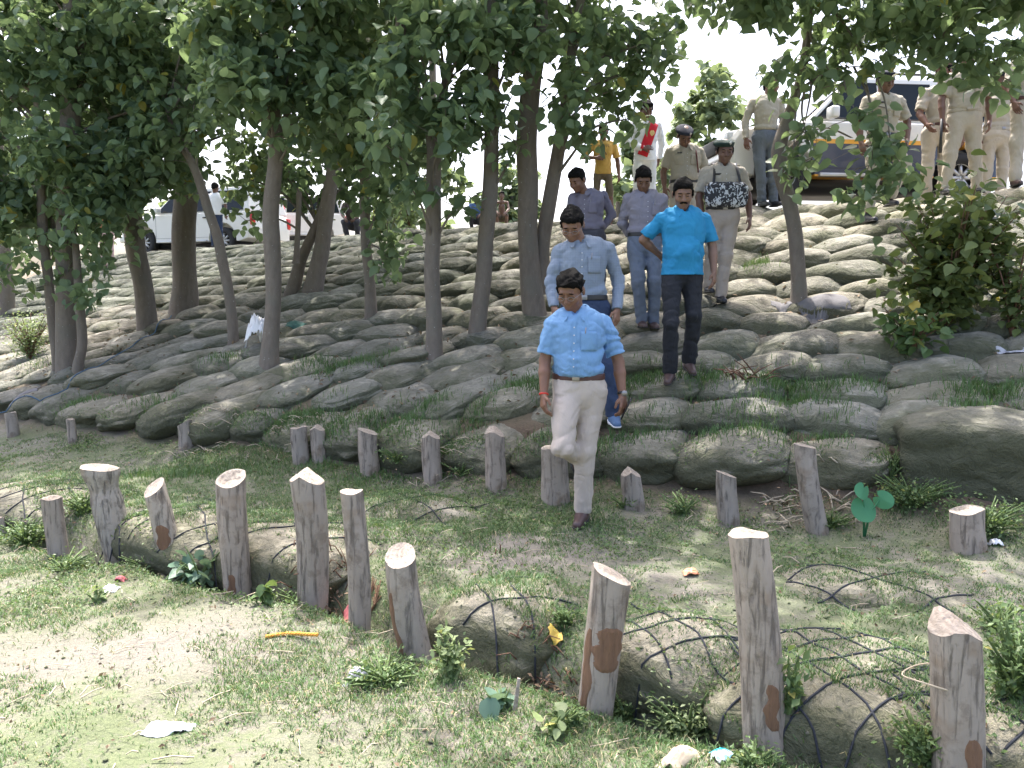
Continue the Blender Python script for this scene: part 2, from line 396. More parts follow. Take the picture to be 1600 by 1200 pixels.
# replace the first-row bags at the right end by the one big square bag
for o, r_, px in [b for b in bags if (b[1] == 0 and b[2] > 1440)]:
    bags.remove((o, r_, px)); bpy.data.objects.remove(o)
bm_ = bag_mesh(77, 20, 9, .25)
c0 = at(1535, 712, 5.45)
big = put_bag(bm_, Vector((c0.x+.05, c0.y+.25, c0.z-.01)), R(-22), R(3), (.98, 1.0, .60), 0, (.80, .78, .72))
tag(big, 'big square dark mossy bag at the end of the bottom row behind the short post', 'sandbag', 'sandbags stacked up the bank')
ranked = sorted(bags, key=lambda q: q[0].matrix_world.translation.length)
keep, rest = ranked[:286], ranked[286:]; bags = keep; VV = []; FFc = []; n_ = 0
for o, r_, px in rest:
    me = o.data; vv = np.empty(len(me.vertices)*3); me.vertices.foreach_get('co', vv); vv = vv.reshape(-1, 3); mw = np.array(o.matrix_world); VV.append(vv @ mw[:3, :3].T + mw[:3, 3])
    FFc += [tuple(n_+i for i in p.vertices) for p in me.polygons]; n_ += len(vv); bpy.data.objects.remove(o)
far_bags = None
if VV: far_bags = mk('distant_sandbags', np.concatenate(VV), FFc, M['bag']); far_bags.color = (.78, .82, .78, 1); tag(far_bags, 'mass of far sandbags on the upper left of the bank', kind='stuff')  # far bags' colour darkened too, standing in for shade up there
# landmarks for labels
LM = [(108, 'the three-stemmed tree'), (230, 'the stout tree before the white car'), (290, 'the thickest trunk'), (365, 'the thin left-leaning tree'), (422, 'the straight tree beside the white sack'), (480, 'the leaning forked trunks'), (578, 'the slim tree with low yellowing leaves'),
      (676, 'the tree with the forked top'), (745, 'the right-leaning tree left of the people'), (835, 'the twin trunks'), (905, 'the man in sky-blue shirt'), (1000, 'the man in lavender shirt'), (1062, 'the man in teal polo'), (1130, 'the constable with camouflage pouch'),
      (1245, 'the curved tree'), (1470, 'the yellowing bush')]
cnt = {}
for o, r_, px in sorted(bags, key=lambda b: (b[1], b[2])):
    L = [l for l in LM if l[0] <= px]
    if L: lm = L[-1]; side = 'right of'
    else: lm = LM[0]; side = 'left of'
    k = (r_, lm[0], side); cnt.setdefault(k, []).append((o, lm))
for (r_, _, side), lst in cnt.items():
    if side == 'left of': lst = lst[::-1]
    for i, (o, lm) in enumerate(lst):
        rowp = 'bottom row' if r_ == 0 else ('top row' if r_ == NROW-1 else ORD[r_]+' row up')
        tag(o, f"grey sandbag, {rowp}, {ORD[min(i,15)]} {side} {lm[1]}", 'sandbag', 'sandbags stacked up the bank')
# ---------------- net covered bags behind the front posts ----------------
dg = None
def bvh_of(objs):
    Vs = []; Fs = []; n = 0
    for o in objs:
        mw = o.matrix_world if o.parent is None else o.matrix_basis
        vv = np.empty(len(o.data.vertices)*3); o.data.vertices.foreach_get('co', vv); vv = vv.reshape(-1, 3)
        mat = np.array(mw); vv = vv @ mat[:3, :3].T + mat[:3, 3]
        Vs += [tuple(x) for x in vv]; Fs += [tuple(n+i for i in p.vertices) for p in o.data.polygons]; n += len(vv)
    return BVHTree.FromPolygons(Vs, Fs)
netbags = []
#  px, py of bag middle top, depth, width, length, height, rz, label
NB = [(60, 778, 6.3, 1.2, .8, .40, -32, 'half-buried net-covered bag at the left edge behind the shortest front post'),
      (300, 815, 5.45, 1.15, .8, .42, -33, 'net-covered bag under moss between the peeled post and the hollow-topped post'),
      (455, 872, 4.85, 1.0, .8, .46, -33, 'rounded dirty bag behind the tall posts left of the brown brushwood'),
      (805, 985, 3.98, .62, .70, .42, -34, 'bag with black rope diamonds beside the yellow leaf'),
      (1068, 1040, 3.55, .70, .62, .40, -30, 'bag with rope net between the torn-bark post and the tallest post'),
      (1335, 1045, 3.28, .85, .85, .42, -28, 'pale-patched bag under thick rope net behind the right posts'),
      (1640, 1120, 2.95, .8, .7, .40, -30, 'bag overgrown with weeds at the right picture edge'),
      (640, 775, 5.75, 1.0, .7, .30, -28, 'flat muddy bag with two ropes behind the plain slanted post'),
      (1385, 905, 4.15, .85, .6, .26, -18, 'sunken bag with a rope loop in the grass below the taro plant')]
for px, py, Y, wd, ln, th, rz, lab in NB:
    for _ in range(6):
        xx = (px-800)/FPX*Y; Y = float(np.interp(xx, PX, PY)) + (.50 if py not in (775, 905) else Y-float(np.interp(xx, PX, PY))) if py not in (775, 905) else Y
    o = put_bag(BM[(px*7) % 14], Vector((xx, Y, -.085 if py not in (775, 905) else -.04)), R(rz), R(3), (wd*1.12, ln, th), 0, (1.05, 1.0, .9))
    tag(o, lab, 'sandbag', 'net-covered bags behind the front posts'); netbags.append(o)
t = NT('rope'); v = t.coord('Object'); wv = t.n('ShaderNodeTexWave'); wv.inputs['Scale'].default_value = 60; t.l(v, wv.inputs[0]); t.color((.022, .026, .036)); t.rough(.8); t.bump(wv.outputs['Fac'], .5, .004); M['rope'] = t.m
M['rope_blue'] = simple('blue_rope', (.05, .11, .18), .8); M['rope_orange'] = simple('orange_rope', (.62, .30, .05), .8, .3, 60)
allbags = [b[0] for b in bags] + netbags + [big] + ([far_bags] if far_bags else [])
BV = bvh_of(allbags + [ground])
def drop(x, y, top=6.0):
    h = BV.ray_cast(Vector((x, y, top)), Vector((0, 0, -1)))
    return h[0].z if h[0] is not None else Hs(x, y)
def gp(px, py, Y):
    r = ray(px, py).normalized(); h = BV.ray_cast(Vector((0, 0, CAMZ)), r)
    return h[0] if h[0] is not None and abs(h[0].y-Y) < 1.2+.2*Y else at(px, py, Y)
def ropeline(mb, pts, r, wob=.0):
    P = []
    for a, b in zip(pts[:-1], pts[1:]):
        n = max(2, int((Vector(b)-Vector(a)).length/.03))
        for i in range(n): P.append(Vector(a).lerp(Vector(b), i/n))
    P.append(Vector(pts[-1]))
    Q = []
    for i, p in enumerate(P):
        Q.append(Vector((p.x + wob*math.sin(i*.35+p.x*9), p.y + wob*math.cos(i*.5+p.y*7), drop(p.x, p.y, 1.5) + r*.55)))
    for _ in range(2):
        Q = [Q[0]] + [Vector((Q[i].x, Q[i].y, max(Q[i].z, (Q[i-1].z+Q[i].z+Q[i+1].z)/3))) for i in range(1, len(Q)-1)] + [Q[-1]]
    mb.tube(Q, r, 6)
netlab = ['ropes over the half-buried bag at the left edge', 'ropes over the mossy bag left of the hollow-topped post', 'loose ropes over the bag left of the brushwood', 'black rope diamonds over the bag beside the yellow leaf',
          'black rope net on the bag between the torn-bark and tallest posts', 'thick dark blue rope net on the pale-patched bag behind the right posts', 'rope net among the weeds at the right picture edge', 'two ropes across the flat muddy bag', 'rope loop on the sunken bag below the taro plant']
for i, o in enumerate(netbags):
    px, py, Y, wd, ln, th, rz, lab = NB[i]; c = o.matrix_world.translation; mb = MB(); rr = random.Random(i)
    A = Matrix.Rotation(R(rz+ (48 if i in (3, 4, 5, 6, 8) else 62)), 2); st = .165
    n = 4
    def loc(a, b):
        q = A @ Vector((a, b)); return Vector((c.x+q.x, c.y+q.y, 0))
    W, L_ = wd*.58, ln*.62
    for k in range(-n, n+1):
        for dr in (0, 1):
            if rr.random() < .08: continue
            pts = []
            for j in range(-6, 7):
                a, b = (k*st + rr.uniform(-.018, .018), j*st*.9) if dr == 0 else (j*st*.9, k*st + rr.uniform(-.018, .018))
                q = A @ Vector((a, b)); lx = Matrix.Rotation(-R(rz), 2) @ q
                if abs(lx.x) < W and -L_ < lx.y < L_*.9: pts.append(Vector((c.x+q.x, c.y+q.y, 0)))
            if len(pts) > 3 and not (i in (7, 8, 2) and k % 2): ropeline(mb, pts, .0050, .002)
    if mb.v: tag(mb.build('rope_net', M['rope']), netlab[i], 'rope net', 'rope nets over the buried bags')
# ---------------- wooden posts ----------------
def post(base, top, wpx_top, wpx_base, style, lab, light=False, peel=None, tintm=None, group='posts'):
    Y = base[2]; b = at(base[0], base[1], Y); b.z = min(b.z, drop(b.x, b.y, .9)) if base[1] < 1180 else b.z
    tY = Y + (top[2] if len(top) > 2 else .0); tp = at(top[0], top[1], tY)
    rt = wpx_top/2*Y/FPX; rb = wpx_base/2*Y/FPX
    root = empty('wooden_post', b); d = (tp-b); L = d.length; dn = d.normalized()
    ax_ = (Vector((1, 0, 0)) - dn*dn.x).normalized(); ay_ = dn.cross(ax_); q = Matrix((ax_, ay_, dn)).transposed()
    rs = random.Random(int(base[0]*3+7)); NA, NR = 40, 34; sd = base[0]
    ph = [rs.uniform(0, 6.28) for _ in range(6)]; bend = rs.uniform(-.012, .012)
    ang = np.linspace(0, 2*np.pi, NA, endpoint=False)
    def topz(x, y, r):
        if style == 'flat': return .006*math.sin(3*x/r+ph[0])
        if style == 'slantR': return -.45*(x+r)*.9
        if style == 'slantL': return .55*(x-r)*.9
        if style == 'slantFL': return (y-rt)*.55 + .35*(x-rt)
        if style == 'slantF': return (y-r)*.5
        if style == 'point': return -abs(x+.15*r)*.75 - .25*max(0, -y)
        if style == 'chisel': return -max(0, abs(x+.2*r)-.25*r)*.9 + min(0, y)*.35
        return 0
    V = []; 
    for i in range(NR+1):
        f = i/NR; zz = -.25 + (L+.25)*f; ff = max(0, zz/L); rad = rb*(1-ff) + rt*ff
        if tintm == 'knob': rad *= 1 + .16*sm(.80, .92, ff) - .12*math.exp(-((ff-.70)/.08)**2)
        for k, a in enumerate(ang):
            n_ = float(1 + .06*math.sin(2*a+ph[0]+ff) + .035*math.sin(3*a+ph[1]+2*ff) + .02*math.sin(5*a+ph[2]-3*ff) + .014*math.sin(9*a+ph[3]+2.5*ff) + .03*math.sin(5*ff+a+ph[4]))
            x = math.cos(a)*rad*n_ + bend*math.sin(math.pi*ff)*2.2*L; y = math.sin(a)*rad*n_
            z = zz
            if f > .6: z += topz(math.cos(a)*rt, math.sin(a)*rt, rt)*((f-.6)/.4)**2
            V.append((x, y, z))
    V = np.array(V); 
    V[:, :2] *= (1 + .035*fbm(np.stack([V[:, 0]*18+sd, V[:, 1]*18, V[:, 2]*1.6], -1), 4) + .02*vnoise(np.stack([V[:, 0]*60+sd, V[:, 1]*60, V[:, 2]*4], -1)))[:, None]
    F = [(i*NA+k, i*NA+(k+1) % NA, (i+1)*NA+(k+1) % NA, (i+1)*NA+k) for i in range(NR) for k in range(NA)]
    Vw = V @ np.array(q).T
    mk('post_shaft', Vw, np.array(F), M['post2' if light else 'post'], root)
    rim = V[-NA:]; ctr = rim.mean(0); C = [tuple(ctr + np.array([0, 0, .004]))]; CV = [ctr]; rings = 5; FF = []
    CV = [ctr + np.array([0, 0, topz(0.0, 0.0, rt)-topz_mean(style, topz, rt)])]
    for j in range(1, rings+1):
        for k in range(NA):
            a = ang[k]; g = j/rings; p = ctr*(1-g) + rim[k]*g
            zr = topz(math.cos(a)*rt*g, math.sin(a)*rt*g, rt) - topz(math.cos(a)*rt, math.sin(a)*rt, rt)*1.0
            p = np.array([p[0], p[1], rim[k][2] + zr]); 
            if j < rings: p[2] += .004*math.sin(k*1.7+j*2.1+sd) 
            if tintm == 'hollow' and j <= 3: p[2] -= .035
            CV.append(p)
    for k in range(NA): FF.append((0, 1+k, 1+(k+1) % NA))
    for j in range(rings-1):
        for k in range(NA): FF.append((1+j*NA+k, 1+(j+1)*NA+k, 1+(j+1)*NA+(k+1) % NA, 1+j*NA+(k+1) % NA))
    CV[0][2] = np.mean([c[2] for c in CV[1:1+NA]])
    mk('cut_top', np.array(CV) @ np.array(q).T + np.array(q)[:, 2]*.001, FF, M['cut'], root)
    if tintm == 'split':
        mb = MB(); mb.tube([q @ Vector((0, -rt*1.02, L*f)) for f in (.62, .75, .9, .985)] + [q @ Vector((0, rt*.6, L*1.0+.004))], .006, 5); mb.build('crack', M['rope'], root)
    for (a0, wa, z0, z1) in (peel or []):
        # patch of brown inner bark or bared wood slightly proud of the shaft
        n1, n2 = 9, 16; PV = []; PF = []
        for i in range(n2+1):
            f = z0 + (z1-z0)*i/n2; row = int(round((f*L+.25)/(L+.25)*NR)); fr = (f*L+.25)/(L+.25)*NR; r0_ = int(fr); fr -= r0_
            ww = wa*1.25*(.30+.70*math.sin(math.pi*min(1, max(0.03, i/n2)))**.6)*(1+.22*math.sin(i*1.1+a0*5))
            for j in range(n1+1):
                a = a0 + ww*(j/n1-.5) + .10*math.sin(i*.5+a0*3); kk = (a/(2*math.pi)*NA) % NA; k0 = int(kk); fk = kk-k0
                def g(rr_, k_): return V[min(rr_, NR)*NA + k_ % NA]
                p = (g(r0_, k0)*(1-fk)+g(r0_, k0+1)*fk)*(1-fr) + (g(r0_+1, k0)*(1-fk)+g(r0_+1, k0+1)*fk)*fr
                edge = 0 if (j in (0, n1) or i in (0, n2)) else 1
                p = p.copy(); p[:2] *= 1 + (.045 if edge else -.01) + .012*math.sin(j*3+i*2)
                PV.append(p)
        for i in range(n2):
            for j in range(n1): PF.append((i*(n1+1)+j, i*(n1+1)+j+1, (i+1)*(n1+1)+j+1, (i+1)*(n1+1)+j))
        mk('bark_patch', np.array(PV) @ np.array(q).T, np.array(PF), M['peel'], root)
    tag(root, lab, 'post', group); return root
def topz_mean(style, f, r): return 0.0
G1, G2 = 'front line of wooden posts', 'back line of low posts at the foot of the bank'
dn_ = -math.pi/2
post((93, 875, 5.25), (80, 778), 32, 32, 'flat', 'short split grey post at the left end of the front line', group=G1)
post((186, 856, 5.35), (152, 722), 44, 46, 'slantR', 'thick crooked post with a knobbly split pale top', True, tintm='knob', group=G1)
post((266, 884, 5.0), (238, 746), 36, 40, 'slantFL', 'leaning pale post with a white cut top and brown scar', True, peel=[(dn_+.2, .9, .12, .50)], group=G1)
post((374, 924, 4.62), (361, 737), 44, 44, 'slantF', 'tall grey post with a hollowed yellowish cut top', peel=[(dn_-.1, .5, .02, .30)], tintm='hollow', group=G1)
post((489, 918, 4.42), (478, 734), 50, 46, 'point', 'smooth thick grey post with a roof-shaped top, left of the brushwood', group=G1)
post((560, 950, 4.15), (549, 768), 38, 38, 'flat', 'slender grey post with red cloth and bark strips at its foot', group=G1)
post((652, 1032, 3.72), (624, 856), 52, 54, 'slantF', 'leaning post with a long brown bark streak down its left side', peel=[(dn_-.75, .45, .02, .72)], group=G1)
post((928, 1118, 3.2), (955, 884), 66, 62, 'slantR', 'thick post with torn dark brown bark and angled pale cut', peel=[(dn_-.95, .6, .03, .62), (dn_+.25, 1.5, .36, .66)], group=G1)
post((1196, 1200, 2.88), (1168, 834), 60, 66, 'flat', 'tallest post, flat cut top and a knot, right of centre', peel=[(dn_+.15, .62, .20, .40)], group=G1)
post((1502, 1300, 2.58), (1490, 962), 80, 84, 'chisel', 'heavy post with chiselled top at the right, wire tied round it', peel=[(dn_+.05, .75, .02, .50)], group=G1)
post((1, 845, 5.8), (-4, 808), 24, 26, 'flat', 'pale stump cut off by the left picture edge', True, group=G1)
for px, py, Y, ty, wt, st, lb in [(1514, 860, 4.75, 797, 50, 'flat', 'stubby wide post before the big square bag'),
        (1278, 820, 5.15, 690, 33, 'slantR', 'tall narrow leaning post of the back line, left of the taro plant'), (1138, 803, 5.35, 735, 31, 'slantR', 'post with a dished top right of the walking man'),
        (990, 776, 5.6, 732, 32, 'point', 'low chiselled stump just right of the walking man'), (868, 768, 5.72, 700, 40, 'flat', 'stout stump behind the knee of the walking man'),
        (776, 742, 6.05, 668, 32, 'chisel', 'notched post left of the walking man'), (677, 728, 6.35, 674, 27, 'point', 'point-topped post with straw at its foot'),
        (578, 718, 6.65, 668, 30, 'slantR', 'short grey post in front of a pale sandbag'), (499, 702, 7.0, 664, 22, 'point', 'thin right stump of the close pair'),
        (471, 704, 7.0, 668, 24, 'flat', 'greenish left stump of the close pair'), (291, 694, 7.7, 656, 20, 'slantL', 'split stump with orange scar beside the mossy yellow bag'),
        (114, 678, 8.3, 655, 13, 'flat', 'tiny mushroom-shaped stump below the three-stemmed tree'), (20, 668, 8.8, 645, 16, 'flat', 'pale far stump at the left edge')]:
    post((px, py, Y), (px + (-22 if px == 1278 else -4), ty), wt, wt*1.08, st, lb, False, group=G2)
# wire on the right post
mb = MB(); w0 = at(1496, 1093, 2.45); mb.tube([Vector((w0.x+.092*math.cos(a), w0.y+.155+.092*math.sin(a), w0.z+.012*math.sin(a*2))) for a in np.linspace(0, 6.3, 26)], .003, 5)
tag(mb.build('wire', M['straw']), 'thin wire tied round the heavy chiselled post', 'wire')
# ---------------- leaves ----------------
def leaf_tpl(kind):
    if kind == 'broad':   # heart shaped, folded, drooping tip; last column: lc offset
        P = [(0, 0, 0), (-.30, .12, .05), (.30, .12, .05), (-.40, .40, .06), (.40, .40, .06), (0, .45, -.02), (-.24, .75, .0), (.24, .75, .0), (0, 1.02, -.16)]
        F = [(0, 5, 3, 1), (0, 2, 4, 5), (5, 8, 6, 3), (5, 4, 7, 8)]
    elif kind == 'small':
        P = [(0, 0, 0), (-.28, .45, .06), (0, .5, -.02), (.28, .45, .06), (0, 1, -.06)]
        F = [(0, 2, 1, 1), (0, 3, 2, 2), (2, 4, 1, 1), (2, 3, 4, 4)]
    return np.array(P, np.float32), F
BR, BRF = leaf_tpl('broad')
SMP = np.array([(0, 0, 0), (-.27, .5, .07), (0, 1, -.05), (.27, .5, .07)], np.float32); SMF = np.array([(0, 2, 1), (0, 3, 2)])
def leaves(name, P, size, mat, parent=None, droop=.5, kind='broad', lc=None, rs=None, outward=None):
    """P (n,3) leaf base points, each with its own facing"""
    rs = rs or rng; n = len(P); P = np.asarray(P, np.float32)
    yaw = rs.uniform(0, 2*np.pi, n); pit = rs.normal(-droop, .45, n); rol = rs.normal(0, .6, n)
    d = np.stack([np.cos(yaw)*np.cos(pit), np.sin(yaw)*np.cos(pit), np.sin(pit)], -1)
    up = np.stack([-np.cos(yaw)*np.sin(pit), -np.sin(yaw)*np.sin(pit), np.cos(pit)], -1)
    sd_ = np.cross(d, up); cr, sr = np.cos(rol)[:, None], np.sin(rol)[:, None]
    sd2 = sd_*cr + up*sr; up2 = up*cr - sd_*sr
    s = (size*rs.uniform(.65, 1.25, n))[:, None, None]
    T = BR if kind == 'broad' else SMP
    V = P[:, None, :] + s*(T[None, :, 0:1]*sd2[:, None, :] + T[None, :, 1:2]*d[:, None, :] + T[None, :, 2:3]*up2[:, None, :])
    m = len(T); off = (np.arange(n)*m)[:, None, None]
    Fa = np.array(BRF) if kind == 'broad' else SMF
    F = (Fa[None] + off).reshape(-1, Fa.shape[1])
    c = rs.uniform(0, 1, n) if lc is None else lc
    return mk(name, V.reshape(-1, 3), F, mat, parent, kind == 'broad', attr={'lc': np.repeat(c, m)})
def clump(c, r, n, rs):
    """points in an ellipsoid, gathered on short twigs"""
    k = max(1, n//7); T = rs.normal(0, .5, (k, 3)); T /= np.maximum(1, np.linalg.norm(T, axis=1))[:, None]
    T = T*np.array(r); idx = rs.integers(0, k, n)
    P = T[idx] + rs.normal(0, .075, (n, 3))*np.array([1, 1, 1.0])
    return P + np.array(c)
# ---------------- trees ----------------
def tree(lab, stems, clumps, above=None, lsize=.13, name='shade_tree', base=None, hang=False, nlimb=14, up=None, Y=None, mat='leaf'):
    """stems: lists of (px, py, width px); first point stands on the bank.  clumps: (px, py, rx, ry, n, dy, ry_depth)"""
    b = stems[0][0]; p0 = hit(b[0], b[1]) if Y is None else at(b[0], b[1], Y); Yb = p0.y if Y is None else Y
    root = empty(name, p0); rs = np.random.default_rng(int(b[0])+1); nodes = []
    for si, st in enumerate(stems):
        pts = [list(at(x, y, Yb + .10*si*(1 if si % 2 else -1))) + [w_/2*Yb/FPX] for x, y, w_ in st]
        if si == 0 or st[0][1] > b[1]-30:
            pts[0][3] *= 1.12; lo = list(pts[0]); lo[2] -= .35; lo[3] *= 1.35; pts = [lo] + pts
        if up and si in up:
            lx, ly, lz, lr = pts[-1]; dx = pts[-1][0]-pts[-2][0]
            for k in range(1, 5): pts.append([lx + dx*.3*k + rs.normal(0, .12), ly + rs.normal(-.05, .15), lz + .75*k, lr*(1-.2*k)])
        sp = spline(pts, 10+6*len(pts)); wob = vnoise(sp[:, :3]*2.2, 3)*.02
        sp[:, 0] += wob; mb = MB()
        V = []; NA = 14; 
        for i, q in enumerate(sp):
            nn = vnoise(np.array([[math.cos(a)*1.5+q[0]*3, math.sin(a)*1.5, q[2]*1.3] for a in np.linspace(0, 2*np.pi, NA, endpoint=False)]), 8)
            flare = 1 + .35*max(0, 1-(i/ max(1, len(sp)))*9)
            for k, a in enumerate(np.linspace(0, 2*np.pi, NA, endpoint=False)):
                rad = q[3]*(1+.10*nn[k])*(1 + (flare-1)*(1+.8*math.sin(3*a+b[0])))
                V.append((q[0]-p0.x+math.cos(a)*rad, q[1]-p0.y+math.sin(a)*rad, q[2]-p0.z))
        m = len(sp); F = [(i*NA+k, i*NA+(k+1) % NA, (i+1)*NA+(k+1) % NA, (i+1)*NA+k) for i in range(m-1) for k in range(NA)]
        mk('trunk', V, np.array(F), M['bark'], root); nodes += [q for q in sp if q[2] > p0.z + 1.0]
    PP = []; ctr = []
    for (px, py, rx, ry, n, dy, rd) in clumps:
        c = at(px, py, Yb+dy); s_ = (Yb+dy)/FPX
        PP.append(clump(c, (rx*s_, rd, ry*s_), int(n*1.25), rs)); ctr.append((c, n))
    for (dx, dy, z, rx, ry, rz_, n) in (above or []):
        tp = nodes[-1] if len(nodes) else [p0.x, p0.y, 4, .1]
        c = (tp[0]+dx, Yb+dy, z); PP.append(clump(c, (rx, ry, rz_), n, rs)); ctr.append((Vector(c), n))
    P = np.concatenate(PP)
    # keep clear of the lens
    P = P[P[:, 1] > 1.2]
    P0 = P - np.array(p0)
    leaves('crown', P0, lsize, M[mat], root, .55, rs=rs)
    # limbs from the stems into the clumps
    mb = MB(); NN = np.array(nodes) if len(nodes) else np.array([[p0.x, p0.y, 4, .1]])
    for c, n in ctr[:nlimb*2]:
        cc = np.array(c); dd = np.linalg.norm((NN[:, :3]-cc)*np.array([1, 1, 1.0]) + np.array([0, 0, -.6 if hang else .5]), axis=1); q = NN[np.argmin(dd)]
        A = Vector(q[:3]) - p0; B = Vector(cc) - p0; L = (B-A).length
        if L < .25: continue
        mid = A.lerp(B, .5) + Vector((rs.normal(0, .05*L), rs.normal(0, .05*L), .10*L)); r0_ = min(q[3]*.5, .012+.011*L)
        S_ = spline([list(A)+[r0_], list(mid)+[r0_*.65], list(B)+[r0_*.3]], 12)
        mb.tube([s[:3] for s in S_], [max(.003, s[3]) for s in S_], 6)
        pts = [p for p in P0 if (Vector(p)-B).length < .8][:400:40]
        for p in pts:
            e = Vector(p); k = S_[int(np.argmin(np.linalg.norm(S_[:, :3]-p, axis=1)))]
            if (Vector(k[:3])-e).length > .45: continue
            mb.tube([k[:3], (Vector(k[:3])+e)/2+Vector((0, 0, .03)), e], [.005, .004, .002], 4, cap=False)
    if mb.v: mb.build('limbs', M['bark'], root)
    tag(root, lab, 'tree', 'shade trees growing on the bank'); return root
def cl(x0, x1, y0, y1, step, n, rs_=None, dy=0., rd=.5, holes=()):
    """regular field of clumps over a picture region with jitter"""
    out = []; rr = random.Random(int(x0+y0)); y = y0
    while y < y1:
        x = x0
        while x < x1:
            xx, yy = x+rr.uniform(-.4, .4)*step, y+rr.uniform(-.4, .4)*step
            if not any(((xx-h[0])/h[2])**2 + ((yy-h[1])/h[3])**2 < 1 for h in holes):
                out.append((xx, yy, step*.75, step*.62, n, dy+rr.uniform(-.5, .5), rd))
            x += step
        y += step*.85
    return out
HO = [(1010, 5, 45, 30), (765, 130, 30, 60), (1120, 100, 95, 75), (845, 300, 30, 50), (660, 345, 40, 30), (730, 330, 40, 30), (350, 250, 30, 18), (790, 300, 60, 60)]
AB = lambda n=700, z0=6.0, z1=8.2, r=1.7, back=2.6: [(dx, dy, z, 1.0, 1.0, .55, n//4) for dx, dy, z in [(0, 0, z1), (r*.6, .3, z0+.5), (-r*.6, -.2, z0+.7), (.2, r*.6, z0+1.3), (-.2, -r*.6, z0+.3), (r, -.5, z0+.4), (-r, .5, z0+.4), (0, back, z0+2.4), (.9, back*.8, z0+1.8), (-.9, back*.9, z0+1.9)] + ([(0, 5.4, 9.3), (1.3, 6.3, 9.6), (-1.4, 6.0, 9.4), (-.6, 4.2, 9.0), (2.4, 5, 9.4)] if n > 450 else [])]  # crown clumps out of view; the rearmost are added to shade the upper bank
tree('tree with three stems rising from one base at the far left', [[(108, 588, 30), (104, 500, 28), (103, 430, 28), (106, 330, 28), (108, 200, 28), (110, 60, 24), (112, -60, 22)],
      [(90, 572, 15), (80, 500, 15), (74, 430, 15), (66, 350, 15), (62, 250, 14), (60, 150, 12)], [(122, 580, 14), (130, 530, 14), (122, 440, 12), (118, 380, 10)], [(100, 400, 22), (80, 350, 16), (68, 310, 9), (78, 295, 5)]],
     cl(-60, 250, -30, 330, 70, 190) + [(20, 420, 60, 60, 110, -.3, .4), (60, 350, 80, 60, 150, 0, .4), (150, 390, 60, 40, 70, -.3, .4), (30, 300, 80, 60, 160, .3, .4), (120, 455, 40, 24, 50, -.4, .3), (170, 300, 60, 60, 170, 0, .4)],
     AB(), up=[0])
tree('stout tree before the front wheel of the white car', [[(232, 525, 30), (226, 460, 28), (215, 400, 30), (205, 330, 28), (196, 250, 26), (188, 150, 22), (184, 20, 20)]],
     cl(150, 330, -20, 260, 75, 170, dy=-.3) + [(225, 265, 45, 40, 90, -.5, .3), (245, 180, 50, 50, 120, -.6, .3), (185, 330, 35, 45, 60, -.3, .3)], AB(600), up=[0])
tree('thickest trunk of the grove standing in front of the white car', [[(290, 498, 44), (288, 440, 36), (287, 380, 35), (290, 300, 35), (290, 200, 30), (288, 100, 26), (286, -20, 24)]],
     cl(240, 420, -40, 250, 75, 150, dy=.4, holes=[(350, 250, 40, 25)]), AB(700), up=[0], lsize=.12)
tree('thin tree curving to the left across the white car', [[(366, 545, 16), (360, 480, 16), (346, 410, 16), (330, 340, 15), (305, 265, 14), (275, 215, 12), (262, 170, 9)]],
     [(240, 200, 45, 45, 110, -.3, .3), (300, 190, 50, 40, 110, -.3, .3), (330, 130, 60, 40, 120, 0, .3), (235, 130, 50, 40, 100, -.2, .3)] + cl(250, 360, 30, 130, 60, 90), None)
tree('straight pale tree beside the white sack', [[(421, 585, 30), (424, 520, 26), (428, 450, 25), (426, 380, 25), (424, 330, 24), (430, 250, 23), (428, 170, 21), (420, 90, 16), (415, -10, 12)]],
     cl(340, 540, -20, 165, 65, 170, dy=-.3) + [(380, 120, 40, 40, 80, -.8, .3), (470, 200, 40, 40, 70, -.3, .3)], AB(600), up=[0])
tree('pair of stout forked trunks leaning to the right', [[(488, 470, 32), (496, 420, 28), (505, 370, 24), (515, 300, 22), (528, 220, 18), (540, 120, 14)], [(450, 478, 24), (462, 430, 20), (482, 380, 17), (505, 330, 16), (532, 250, 14)], [(463, 412, 9), (466, 360, 8), (468, 300, 8)]],
     cl(430, 610, 40, 300, 70, 150, dy=.6) + [(470, 290, 45, 30, 70, .2, .4), (390, 280, 50, 40, 110, .8, .4), (385, 345, 40, 22, 36, .2, .3)], AB(700), up=[0])
tree('slim tree with low yellowing leaves in the middle', [[(580, 510, 20), (577, 440, 17), (572, 380, 16), (570, 300, 16), (567, 220, 15), (560, 130, 12), (556, 40, 10)]],
     cl(530, 660, 20, 290, 65, 120, dy=-.2) + [(610, 300, 40, 40, 90, -.4, .3), (605, 370, 35, 40, 75, -.4, .3), (612, 410, 22, 18, 20, -.4, .2), (585, 330, 30, 30, 40, -.2, .2)], AB(500), up=[0])
tree('tree with forked top in the middle of the bank', [[(677, 570, 27), (677, 500, 24), (676, 400, 24), (677, 300, 24), (675, 215, 23), (655, 165, 18), (635, 110, 15), (625, 30, 12)], [(675, 240, 18), (690, 170, 14), (700, 100, 12)]],
     cl(600, 770, -20, 225, 65, 130, dy=-.2, holes=HO) + [(700, 220, 40, 30, 60, -.5, .3), (640, 290, 24, 28, 40, -.4, .2), (720, 310, 28, 22, 26, -.2, .2)], AB(600), up=[0])
tree('tall bare tree leaning right beside the twin trunks', [[(744, 545, 28), (750, 480, 25), (757, 400, 24), (765, 320, 24), (768, 220, 22), (767, 130, 22), (765, 60, 26), (766, -20, 26)]],
     cl(690, 830, -60, 60, 60, 110) + [(730, 175, 40, 25, 60, -.4, .3), (800, 150, 32, 30, 40, -.3, .3), (810, 230, 26, 20, 20, -.1, .2)], AB(600), up=[0])
